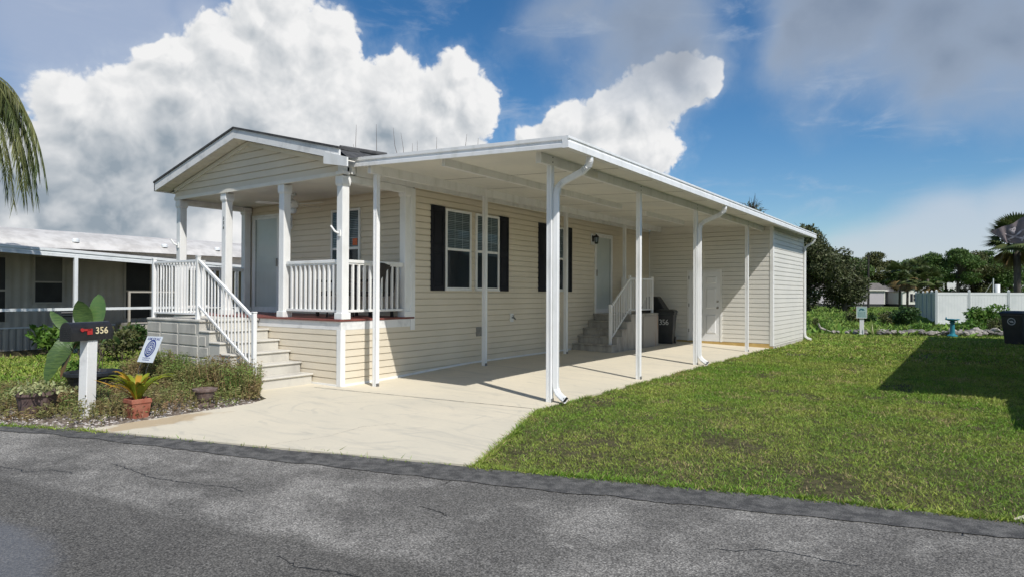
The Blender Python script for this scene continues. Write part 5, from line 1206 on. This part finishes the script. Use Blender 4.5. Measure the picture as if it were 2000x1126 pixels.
# ------------------------------------------------------------------ shrubs
def shrub(label, x, y, r, h, m, n=900, size=.07, stems=8, group=None, z=None, cat='shrub', name='shrub', nper=None):
    z0 = float(gh(x, y)) if z is None else z; t = thing(name, label, cat, (x, y, z0), group=group)
    cl = [(rng.uniform(-.5, .5) * r, rng.uniform(-.5, .5) * r, h * rng.uniform(.3, .72), r * rng.uniform(.4, .6)) for _ in range(9)]; s = sum(c[3] ** 2 for c in cl)
    crown('foliage', cl, n / s, size, m, t, squash=min(1, h / r * .6))
    mb = MB()
    for c in cl[:stems]: mb.tube([(c[0] * .2, c[1] * .2, -.03), (c[0] * .8, c[1] * .8, c[2])], [.012, .006], 5)
    mb.build('stem', M['twig'], t)
    return t
shrub('dense green shrub by the trailer left of the wide black pot', -9.6, -.55, .62, .72, M['greenleaf'], 1600, .13)
shrub('dark leafy shrub beside the trailer steps at left', -9.3, 1.05, .5, .68, M['shrubleaf'], 1500, .12)
shrub('tall dark shrub at the far left edge', -8.9, -2.3, .5, 1.25, M['oliveleaf'], 1600, .08)
shrub('thin reddish shrub in front of the trailer steps', -6.9, -.2, .5, .78, M['oliveleaf'], 700, .09)
shrub('small green weed clump beside the wide black pot', -4.4, -1.9, .35, .38, M['greenleaf'], 600, .07)
p = px(1925, 633, 29); shrub('bright green leafy bush in front of the white fence', p.x, p.y, 1.0, 1.5, M['greenleaf'], 3200, .16, name='bush', cat='bush', z=-.3)
p = px(1895, 640, 27.5); shrub('low green bush left of the leafy fence bush', p.x, p.y, .7, .7, M['greenleaf'], 1400, .14, name='bush', cat='bush', z=-.25)
p = px(1956, 640, 27.5); shrub('low bush right of the leafy fence bush', p.x, p.y, .7, .75, M['oliveleaf'], 1400, .12, name='bush', cat='bush', z=-.25)
p = px(1768, 606, 36); shrub('large dark bush left of the fence corner', p.x, p.y, .85, 1.25, M['shrubleaf'], 2200, .16, name='bush', cat='bush', z=-.35)
p = px(1735, 610, 38); shrub('olive bush between the small sign and the dark bush', p.x, p.y, .7, .85, M['oliveleaf'], 1400, .15, name='bush', cat='bush', z=-.35)
p = px(1700, 612, 40); shrub('dark bush just right of the small sign post', p.x, p.y, .4, .75, M['shrubleaf'], 800, .14, name='bush', cat='bush', z=-.35)
p = px(1667, 612, 41); shrub('dark bush just left of the small sign post', p.x, p.y, .5, .8, M['oliveleaf'], 800, .14, name='bush', cat='bush', z=-.35)
p = px(1795, 632, 30); shrub('broad leaved clump at the foot of the fence corner', p.x, p.y, .6, .5, M['greenleaf'], 1000, .13, name='bush', cat='bush', z=-.3)
p = px(1604, 640, 30); shrub('pale green weed clump in the rough grass near the shed', p.x, p.y, .3, .5, M['greenleaf'], 300, .10, name='bush', cat='bush', z=-.25)
p = px(1590, 625, 36); shrub('small round weed in the rough grass behind the shed corner', p.x, p.y, .3, .5, M['oliveleaf'], 300, .10, name='bush', cat='bush', z=-.3)
# low ground cover in the rock bed
gc = [(px(u, 645, 26.5 + (k % 3)).x, px(u, 645, 26.5 + (k % 3)).y, -.12, .42) for k, u in enumerate(range(1780, 1990, 12))]
tag(crown('ground_cover', gc, 520, .12, M['greenleaf'], None, .4), 'low green ground cover behind the row of rocks', 'ground cover', kind='stuff')
t = thing('agave', 'small pale spiky agave right of the little sign post', 'plant', (px(1706, 650, 24.6).x, px(1706, 650, 24.6).y, -.04))
for k in range(14): 
    th = k * .9; d = Vector((math.cos(th), math.sin(th), 0)); mb = MB(); blade(mb, [(0, 0, 0), d * .15 + Vector((0, 0, .15)), d * .36 + Vector((0, 0, .18 + .12 * (k % 3)))], .02, n=6); mb.build('leaf', M['variegated'], t)

# ------------------------------------------------------------------ rocks
def rockmesh(seed):
    import bmesh
    bm = bmesh.new(); bmesh.ops.create_icosphere(bm, subdivisions=2, radius=1)
    for v in bm.verts:
        s = 1 + .45 * noise.noise(v.co * 1.3 + Vector((seed * 7, 0, 0))) + .2 * noise.noise(v.co * 3.1 + Vector((seed, 5, 0))); v.co *= s
        v.co = Vector((round(v.co.x * 3.2) / 3.2 * .5 + v.co.x * .5, round(v.co.y * 2.7) / 2.7 * .4 + v.co.y * .6, v.co.z * .7))
    me = bpy.data.meshes.new('rock'); bm.to_mesh(me); bm.free(); return me
rms = [rockmesh(i) for i in range(5)]
for me in rms[:3]: me.materials.append(M['rock'])
for me in rms[3:]: me.materials.append(M['rockdark'])
rs = random.Random(5); k = 0
def rock(u, v, r, mi, lab=None):
    D = 1.52 * FOC / (v - 575); p = px(u, v, D); o = bpy.data.objects.new('rock', rms[mi]); C.objects.link(o); o.location = (p.x, p.y, -.035 + r * .32); o.scale = (r, r * .8, r * .8); o.rotation_euler = (rs.uniform(-.3, .3), rs.uniform(-.3, .3), rs.uniform(0, 6.28))
    tag(o, lab or ('pale limestone rock in the low line of rocks edging the far lawn' if mi < 3 else 'dark weathered rock in the low line of rocks edging the far lawn'), 'rock', 'rocks edging the far lawn')
u = 1722
while u < 1962:
    r = rs.uniform(.10, .21); rock(u, 652 + rs.uniform(-1.2, .6), r, rs.choice((0, 1, 2, 3, 3, 4))); 
    if rs.random() < .65: rock(u + 3, 648 + rs.uniform(-.6, .6), r * .9, rs.choice((0, 2, 3, 4)))
    u += r * FOC / 25 * 1.35
for u, v, r, lab in ((1628, 649, .12, 'leftmost flat rock lying apart in the grass edge'), (1636, 649.5, .1, 'second small rock from the left end of the rock line'), (1654, 650, .1, 'lone pale rock left of the small sign post'), (1671, 651, .12, 'pale rock just left of the foot of the small sign post'), (1690, 651.5, .12, 'pale rock just right of the foot of the small sign post'), (1905, 650, .26, 'largest pale rock right of the teal birdbath'), (1943, 649, .24, 'big rock in the line left of the shaded bin')): rock(u, v, r, 1, lab)
for u in range(1660, 1692, 7): rock(u, 648, .12, 3)
t = thing('fallen_branch', 'short grey piece of driftwood lying in the rough grass', 'branch', tuple(px(1600, 640, 27)), world=True); q0 = px(1598, 642, 27); MB().tube([q0 + Vector((0, 0, .25)), q0 + Vector((.08, 0, .05)), q0 + Vector((.5, .1, -.12))], [.03, .06, .03], 8).build('branch_wood', M['rock'], t)

# ------------------------------------------------------------------ birdbath and the small sign
t = thing('birdbath', 'teal pedestal birdbath standing at the row of rocks', 'birdbath', (7.62, 22.15, -.035))
MB().lathe([(.17, 0), (.17, .04), (.10, .08), (.085, .14), (.075, .35), (.07, .48), (.10, .53), (.09, .55)], n=20).build('pedestal', M['teal'], t)
MB().lathe([(.05, .55), (.12, .57), (.23, .62), (.235, .645), (.21, .64), (.1, .60)], n=28).build('basin', M['teal'], t, smooth=True)
MB().lathe([(.02, 0), (.03, .03), (.012, .06), (.018, .08)], (-.19, .02, .635), 10).build('bird_figure', M['teal'], t, smooth=True)
vd = math.atan2(CAM[1] - 21.4, CAM[0] - 4.74)
t = thing('small_sign', 'small pale green sign with teal picture on a white post in the grass', 'sign', (4.74, 21.4, -.035), vd + math.pi / 2)
MB().box(-.075, .075, -.05, .05, 0, .66).build('post', M['white'], t, bevel=.005); MB().box(-.09, .09, -.09, .09, 0, .02).build('post_foot', M['white'], t)
sb = MB().box(-.18, .18, -.075, -.052, .62, 1.07).build('sign_board', M['palegreen'], t)
mb = MB(); 
for q in ((-.18, -.165, .62, 1.07), (.165, .18, .62, 1.07), (-.165, .165, .62, .635), (-.165, .165, 1.055, 1.07)): mb.box(q[0], q[1], -.080, -.0751, q[2], q[3])
mb.build('sign_border', M['white'], sb)
mb = MB(); f3 = Matrix(((1, 0, 0, 0), (0, 0, -1, -.0765), (0, 1, 0, .94), (0, 0, 0, 1)))
mb = MB(f3); mb.add([(-.10, .0, 0), (-.03, .06, 0), (.05, .05, 0), (.11, -.01, 0), (.03, -.03, 0), (-.02, .0, 0), (-.08, -.05, 0)], [(6, 5, 4, 3, 2, 1, 0)]); mb.build('bird_picture', M['tealink'], sb)
mb = MB(f3)
for r_ in range(5):
    x = -.13
    while x < .11: d = rs.uniform(.02, .06); mb.add([(x, -.09 - r_ * .045, 0), (x + d, -.09 - r_ * .045, 0), (x + d, -.075 - r_ * .045, 0), (x, -.075 - r_ * .045, 0)], [(0, 1, 2, 3)]); x += d + .015
mb.build('fine_print', M['tealink'], sb)

# ------------------------------------------------------------------ fence
t = thing('vinyl_fence', 'white vinyl privacy fence with an algae stained return on the left', 'fence', (6.6, 37.3, -.3), world=True)
A = [px(1829, 568, 37.4), px(1893, 568, 37.2), px(1970, 568.5, 36.9), px(2052, 569, 36.5)]
def panel(a, b, m, zt_=1.63, zb_=-.18):
    d = (b - a); d.z = 0; L = d.length; F = fr((a.x, a.y, 0), (d.x, d.y, 0)); mb = MB(F); k = int(L / .15)
    for i in range(k): mb.box(i * L / k + .004, (i + 1) * L / k - .004, -.012, .012, zb_ + .14, zt_ - .13)
    mb.box(0, L, -.008, .008, zb_ + .14, zt_ - .13); mb.box(0, L, -.025, .025, zt_ - .14, zt_); mb.box(0, L, -.025, .025, zb_, zb_ + .15)
    mb.build('fence_panel', m, t)
def fpost(p, m, zt_=1.70):
    MB().box(p.x - .065, p.x + .065, p.y - .065, p.y + .065, -.6, zt_).build('fence_post', m, t, bevel=.005)
    MB().lathe([(.10, zt_), (.10, zt_ + .025), (.02, zt_ + .08)], (p.x, p.y, 0), 4).build('post_cap', M['fence'], t)
for a, b in zip(A[:-1], A[1:]): panel(a, b, M['fence'])
for a in A: fpost(a, M['fence'])
Bk = [A[0], px(1820, 568, 41.5), px(1811, 568, 46), px(1803, 568, 51), px(1789, 568, 56)]
for a, b in zip(Bk[:-1], Bk[1:]): panel(a, b, M['fencegreen'])
for a in Bk[1:]: fpost(a, M['fencegreen'])
t = thing('utility_pole', 'dark wooden utility pole in front of the lilac far house', 'pole', (px(1696, 597, 98).x, px(1696, 597, 98).y, -.6)); 
MB().tube([(0, 0, 0), (0, 0, 8.0)], [.17, .13], 10).build('pole_shaft', M['polewood'], t)
p = px(1948, 560, 62); t = thing('vent_pipe', 'short white pipe rising behind the fence', 'pipe', (p.x, p.y, -.4)); MB().tube([(0, 0, 0), (0, 0, 2.9)], .22, 12).build('pipe_shaft', M['fence'], t, smooth=True)
MB().box(.8, 6, -.3, .3, 1.5, 1.85).build('pipe_housing', M['farcream'], t)
p = px(1940, 560, 60); t = thing('thin_mast', 'thin pale mast behind the fence left of the white pipe', 'mast', (p.x, p.y, -.4)); MB().tube([(0, 0, 0), (0, 0, 3.4)], .05, 8).build('mast_shaft', M['fence'], t)
MB().bar((-1.4, 0, .6), (0, 0, 3.2), .03, .03).build('stay_wire', M['fence'], t)

# ------------------------------------------------------------------ far houses (built to their own size, facing the camera side)
def far_house(label, p, rz, W_, D_, wallh, roofh, m, wins, gable_front=False, skirt=True, door=None):
    z = float(gh(p.x, p.y)); t = thing('far_house', label, 'house', (p.x, p.y, z), rz)
    MB().box(-W_ / 2, W_ / 2, 0, D_, .45, wallh).build('wall', m, t)
    MB().box(-W_ / 2 + .1, W_ / 2 - .1, .1, D_ - .1, -.4, .45).build('crawl_skirt', M['dark'], t)
    mb = MB(); o = .3
    if gable_front:
        x0, x1, zr = -W_ / 2 - o, W_ / 2 + o, wallh + roofh
        mb.add([(x0, -o, wallh - .05), (0, -o, zr), (0, D_ + o, zr), (x0, D_ + o, wallh - .05), (x1, -o, wallh - .05), (x1, D_ + o, wallh - .05)], [(0, 1, 2, 3), (1, 4, 5, 2)]); mb.build('roof', M['farroof'], t)
        g_ = MB(); g_.add([(-W_ / 2, -.001, wallh), (W_ / 2, -.001, wallh), (0, -.001, zr - .12)], [(0, 1, 2)]); g_.build('gable', m, t)
        f_ = MB()
        for s in (-1, 1): f_.bar((0, -o - .02, zr - .08), (s * (W_ / 2 + o), -o - .02, wallh - .13), .06, .2)
        f_.build('fascia', M['farcream'], t)
    else:
        mb.add([(-W_ / 2 - o, -o, wallh), (W_ / 2 + o, -o, wallh), (W_ / 2 + o, D_ / 2, wallh + roofh), (-W_ / 2 - o, D_ / 2, wallh + roofh), (-W_ / 2 - o, D_ + o, wallh), (W_ / 2 + o, D_ + o, wallh)], [(0, 1, 2, 3), (3, 2, 5, 4)]); mb.build('roof', M['farroof'], t)
        MB().box(-W_ / 2 - o, W_ / 2 + o, -o - .03, -o, wallh - .16, wallh + .02).build('fascia', M['farcream'], t)
        g_ = MB(); g_.add([(W_ / 2, 0, wallh), (W_ / 2, D_, wallh), (W_ / 2, D_ / 2, wallh + roofh * .95)], [(0, 1, 2)]); g_.build('gable', m, t)
    MB().box(W_ / 2 - .12, W_ / 2 + .03, -.03, .1, .45, wallh).build('corner_trim', M['farcream'], t)
    for x, z0, w, h, sh in wins:
        fo = MB().box(x - w / 2 - .08, x + w / 2 + .08, -.05, 0, z0 - .08, z0 + h + .08).build('window', M['farcream'], t)
        MB().box(x - w / 2, x + w / 2, -.06, -.05, z0, z0 + h / 2 - .03).build('pane', M['dark'], fo); MB().box(x - w / 2, x + w / 2, -.06, -.05, z0 + h / 2 + .03, z0 + h).build('pane', M['nbwin'], fo)
        q = MB(); q.box(x - .02, x + .02, -.068, -.061, z0 + h / 2 + .03, z0 + h); q.build('glazing_bar', M['farcream'], fo)
        if sh:
            for s in (-1, 1): MB().box(x + s * (w / 2 + .3) - .2, x + s * (w / 2 + .3) + .2, -.05, 0, z0 - .08, z0 + h + .08).build('shutter', M['shutter'], t)
    if door: MB().box(door - .45, door + .45, -.05, 0, .45, 2.5).build('door', M['farcream'], t)
pa = px(1648, 597, 118); yw = math.atan2(RT[1], RT[0])
k_ = 118 / FOC
far_house('lilac grey far house with black shuttered window behind the utility pole', pa, yw, 160 * k_, 4.6, 3.0, 1.25, M['farlilac'], [((1685 - 1648) * k_, 1.1, 1.45, 1.6, True), ((1590 - 1648) * k_, 1.2, 1.1, 1.3, True)], door=(1618 - 1648) * k_)
p = px(1752, 597, 122); far_house('dark grey far house end between the lilac and the white houses', p, yw + .1, 5.5, 8, 2.95, .9, M['fargrey'], [(-1.0, 1.2, .5, 1.5, False), (.6, 1.2, .5, 1.5, False)])
p = px(1784, 597, 116); far_house('small white far house with front gable and black shutters', p, yw - .1, 3.7, 9, 2.75, .95, M['farcream'], [(.35, 1.0, .75, 1.25, True)], gable_front=True)

# ------------------------------------------------------------------ flag
t = thing('skull_flag', 'faded grey pirate flag with skull and crossed swords flying at the right edge', 'flag', tuple(px(2030, 425, 16)), world=True)
cr = [px(1934, 456, 16.3), px(2020, 412, 15.7), px(2020, 470, 15.7), px(1960, 478, 16.2)]
def fpt(a, b, o=0):
    top = cr[0].lerp(cr[1], a); bot = cr[3].lerp(cr[2], a); p = top.lerp(bot, b); 
    wv = .07 * math.sin(a * 7 + b * 2.2) + .03 * math.sin(a * 15 + b); return p + Vector((-FW[0], -FW[1], 0)) * (wv + o) + Vector((0, 0, .05 * math.sin(a * 6 + 1) * (1 - .3 * b)))
NA, NB = 28, 16
vs = [tuple(fpt(i / NA, j / NB)) for j in range(NB + 1) for i in range(NA + 1)]; fs = [(j * (NA + 1) + i, j * (NA + 1) + i + 1, (j + 1) * (NA + 1) + i + 1, (j + 1) * (NA + 1) + i) for j in range(NB) for i in range(NA)]
mb = MB(); mb.add(vs, fs); fl = mb.build('flag_cloth', M['flag'], t, smooth=True)
mb = MB()
def fstroke(a0, b0, a1, b1, w, n=8):
    dx, dy = a1 - a0, b1 - b0; L = math.hypot(dx, dy); nx, ny = -dy / L * w, dx / L * w
    for i in range(n):
        s0, s1 = i / n, (i + 1) / n
        mb.add([tuple(fpt(a0 + dx * s0 + nx, b0 + dy * s0 + ny, .012)), tuple(fpt(a0 + dx * s1 + nx, b0 + dy * s1 + ny, .012)), tuple(fpt(a0 + dx * s1 - nx, b0 + dy * s1 - ny, .012)), tuple(fpt(a0 + dx * s0 - nx, b0 + dy * s0 - ny, .012))], [(0, 1, 2, 3)])
fstroke(.22, .44, .74, .82, .032); fstroke(.22, .82, .74, .44, .032); fstroke(.25, .70, .34, .88, .02, 3); fstroke(.72, .70, .63, .88, .02, 3)
mb.add([tuple(fpt(.48 + .11 * math.cos(k * math.pi / 6), .27 + .14 * math.sin(k * math.pi / 6), .012)) for k in range(12)], [tuple(range(12))])
mb.add([tuple(fpt(a, b, .008)) for a, b in ((.42, .36), (.54, .36), (.52, .48), (.44, .48))], [(0, 1, 2, 3)])
mb.build('flag_print', M['flagmark'], fl)
q = MB()
for a in (.44, .52): q.add([tuple(fpt(a + .025 * math.cos(k * math.pi / 3), .28 + .03 * math.sin(k * math.pi / 3), .011)) for k in range(6)], [tuple(range(6))])
q.build('skull_eye', M['flag'], fl)
MB().tube([cr[1] + Vector((0, 0, .25)), cr[2] + Vector((.02, 0, -.1)), (10.1, 12.4, 2.5)], .014, 8).build('flag_staff', M['white_metal'], t)

# ------------------------------------------------------------------ neighbour home, left
NB_ = thing('white_trailer', 'old white metal clad trailer home with a shaded awning porch at left', 'house', (-11.8, 4, -.03), world=True)
XN = -11.8; Fn = fr((XN, 0, 0), (0, 1, 0)); YN0, YN1 = -5.2, 12.
mb = MB(Fn); y = YN0
while y < YN1:
    mb.add([(y, 0, .55), (y + .06, -.014, .55), (y + .10, -.014, .55), (y + .16, 0, .55), (y + .2, 0, .55), (y, 0, 2.62), (y + .06, -.014, 2.62), (y + .10, -.014, 2.62), (y + .16, 0, 2.62), (y + .2, 0, 2.62)], [(i, i + 1, i + 6, i + 5) for i in range(4)]); y += .2
mb.build('wall', M['nbwall'], NB_)
mb = MB(Fn); y = YN0
while y < YN1:
    mb.add([(y, 0.02, -.03), (y + .05, -.006, -.03), (y + .10, -.006, -.03), (y + .15, .02, -.03), (y, .02, .54), (y + .05, -.006, .54), (y + .10, -.006, .54), (y + .15, .02, .54)], [(i, i + 1, i + 5, i + 4) for i in range(3)]); y += .15
mb.build('skirting', M['nbwall'], NB_)
MB().box(-15.5, XN - .03, YN0, YN1, 0, 2.62).build('core_wall', M['nbwall'], NB_)
MB(Fn).box(YN0, YN1, -.025, 0, .53, .57).build('belt_trim', M['nbwhite'], NB_)
mb = MB(); 
nx_ = 14
rp_ = []
for i in range(nx_ + 1): x = -15.8 + (XN - .15 + 15.8 + .35) * i / nx_; rp_.append((x, 2.62 + .62 * math.sin(math.pi * (i / nx_)) ** .7 if 0 < i < nx_ else 2.62))
vs = []; 
for x, z in rp_: vs += [(x, YN0 - .1, z), (x, YN1, z)]
mb.add(vs, [(2 * i, 2 * i + 2, 2 * i + 3, 2 * i + 1) for i in range(nx_)] + [tuple(2 * i for i in range(nx_ + 1))]); rr = mb.build('roof', M['nbroof'], NB_)
for y in (.8, 3.2, 4.9, 6.1): MB().lathe([(.09, 0), (.09, .07), (.05, .1)], (-11.9, y, 2.83), 12).build('roof_vent', M['nbwhite'], rr)
# awning
zaw = lambda y: 2.39 - .045 * (y + 1.5)
mb = MB(); XA = -10.0
for i in range(14):
    x0 = XA + (XN - XA) * i / 14; x1 = XA + (XN - XA) * (i + 1) / 14; 
ya, yb_ = -4.4, 8.2
mb.add([(XA, ya, zaw(ya) + .16), (XA, yb_, zaw(yb_) + .16), (XN, yb_, zaw(yb_) + .32), (XN, ya, zaw(ya) + .32), (XA, ya, zaw(ya) + .12), (XA, yb_, zaw(yb_) + .12), (XN, yb_, zaw(yb_) + .28), (XN, ya, zaw(ya) + .28)], [(0, 1, 2, 3), (7, 6, 5, 4), (0, 3, 7, 4)])
mb.build('awning_roof', M['nbroof'], NB_)
mb = MB()
for za, zb_, o in ((.17, .11, .03), (.105, .05, .012), (.045, -.01, .028)):
    mb.add([(XA + o, ya, zaw(ya) + za), (XA + o, yb_, zaw(yb_) + za), (XA + o, yb_, zaw(yb_) + zb_), (XA + o, ya, zaw(ya) + zb_), (XA - .02, ya, zaw(ya) + za), (XA - .02, yb_, zaw(yb_) + za), (XA - .02, yb_, zaw(yb_) + zb_), (XA - .02, ya, zaw(ya) + zb_)], [(3, 2, 1, 0), (0, 1, 5, 4), (7, 6, 2, 3), (0, 4, 7, 3)])
mb.build('awning_fascia', M['nbwhite'], NB_)
for y in (-3.6, .08, 4.4): MB().box(XA - .04, XA + .04, y - .04, y + .04, -.03, zaw(y) + .02).build('awning_post', M['nbwhite'], NB_)
MB().box(XA - .015, XA + .03, -4.3, 5.8, 1.02, 1.085).build('porch_rail', M['nbwhite'], NB_)
def nwin(a0, a1, z0, z1, low):
    fo = MB(Fn); t_ = .04
    for q in ((a0, a0 + t_, z0, z1), (a1 - t_, a1, z0, z1), (a0 + t_, a1 - t_, z1 - t_, z1), (a0 + t_, a1 - t_, z0, z0 + t_), (a0 + t_, a1 - t_, z0 + (z1 - z0) * low - .02, z0 + (z1 - z0) * low + .02)): fo.box(q[0], q[1], -.045, 0, q[2], q[3])
    fo = fo.build('window', M['nbwall'], NB_); zz = z0 + (z1 - z0) * low
    MB(Fn).box(a0 + t_, a1 - t_, -.02, -.016, z0 + t_, zz - .02).build('pane', M['nbwin'], fo); MB(Fn).box(a0 + t_, a1 - t_, -.02, -.016, zz + .02, z1 - t_).build('blind', M['curtain'], fo)
nwin(-.22, .48, 1.16, 2.42, .45); nwin(-3.2, -2.2, 1.1, 2.4, .5)
def ndoor(a0, a1):
    mb = MB(Fn); mb.box(a0 - .05, a0, -.04, 0, .72, 2.38); mb.box(a1, a1 + .05, -.04, 0, .72, 2.38); mb.box(a0, a1, -.04, 0, 2.33, 2.38); mb.box(a0, a1, -.035, 0, 1.48, 1.53); mb.build('door_frame', M['nbwall'], NB_); MB(Fn).box(a0, a1, -.025, -.015, .72, 2.33).build('screen_door', M['nbwin'], NB_)
ndoor(2.05, 2.72); ndoor(-1.35, -.82)
mb = MB(); mb.box(-11.6, -10.3, 1.7, 3.1, -.03, .62); mb.build('porch_step', M['concrete_old'], NB_)
mb = MB(); mb.bar((-10.35, 1.5, .6), (-10.35, 1.5, 1.5), .05, .05); mb.bar((-10.35, 1.5, 1.48), (-10.35, 3.0, 1.48), .04, .04); mb.build('step_rail', M['nbwall'], NB_)
# ------------------------------------------------------------------ neighbour home at right, out of frame; its shadow falls on the lawn
t = thing('neighbour_home', 'neighbouring home at right whose roof shades the lawn', 'house', (12, 10, -.03), world=True)
MB(fr((10.3, 0, 0), (0, -1, 0))).siding(16.0, .03, 3.2, a0=-20.2, phase=.02).build('side_wall', M['shed_siding'], t)
MB().box(10.32, 16, 4.2, 20.2, 0, 3.2).build('core_wall', M['shed_siding'], t)
mb = MB(); mb.add([(9.67, 3.75, 3.55), (9.67, 20.5, 3.55), (13.2, 20.5, 4.3), (13.2, 3.75, 4.3), (16.6, 20.5, 3.55), (16.6, 3.75, 3.55)], [(0, 3, 2, 1), (3, 5, 4, 2)]); mb.build('roof', M['shingle'], t)
MB().box(9.67, 9.70, 3.75, 20.5, 3.36, 3.56).build('fascia', M['white'], t); MB().box(9.7, 10.3, 3.8, 20.5, 3.36, 3.38).build('soffit', M['soffit'], t)
mb = MB(); mb.add([(10.3, 4.19, 3.2), (16, 4.19, 3.2), (13.2, 4.19, 4.1)], [(0, 1, 2)]); mb.build('gable', M['shed_siding'], t)
MB().box(10.22, 13, 1.77, 4.19, 0, 2.06).build('shadow_block', M['shed_siding'], t)  # unseen mass added to cast the step in the lawn shadow
MB(fr((10.22, 0, 0), (0, -1, 0))).siding(2.42, .03, 2.06, a0=-4.19, phase=.02).build('shadow_block_side', M['shed_siding'], t); MB(fr((10.22, 1.77, 0), (1, 0, 0))).siding(2.78, .03, 2.06, phase=.02).build('shadow_block_front', M['shed_siding'], t)
MB(fr((10.3, 4.18, 0), (1, 0, 0))).siding(5.7, 2.1, 3.2, phase=.02).build('front_wall', M['shed_siding'], t)
MB().box(10.17, 13.05, 1.72, 4.16, 2.06, 2.1).build('shadow_block_top', M['white'], t); MB().box(10.19, 10.27, 1.74, 1.80, 0, 2.055).build('corner_trim', M['white'], t)
window(t, fr((10.22, 1.77, 0), (1, 0, 0)), .9, 1.7, .9, 1.85)

for o in WROOTS:
    if '_w' in o: del o['_w']
bpy.context.view_layer.update()
S.render.engine = 'CYCLES'
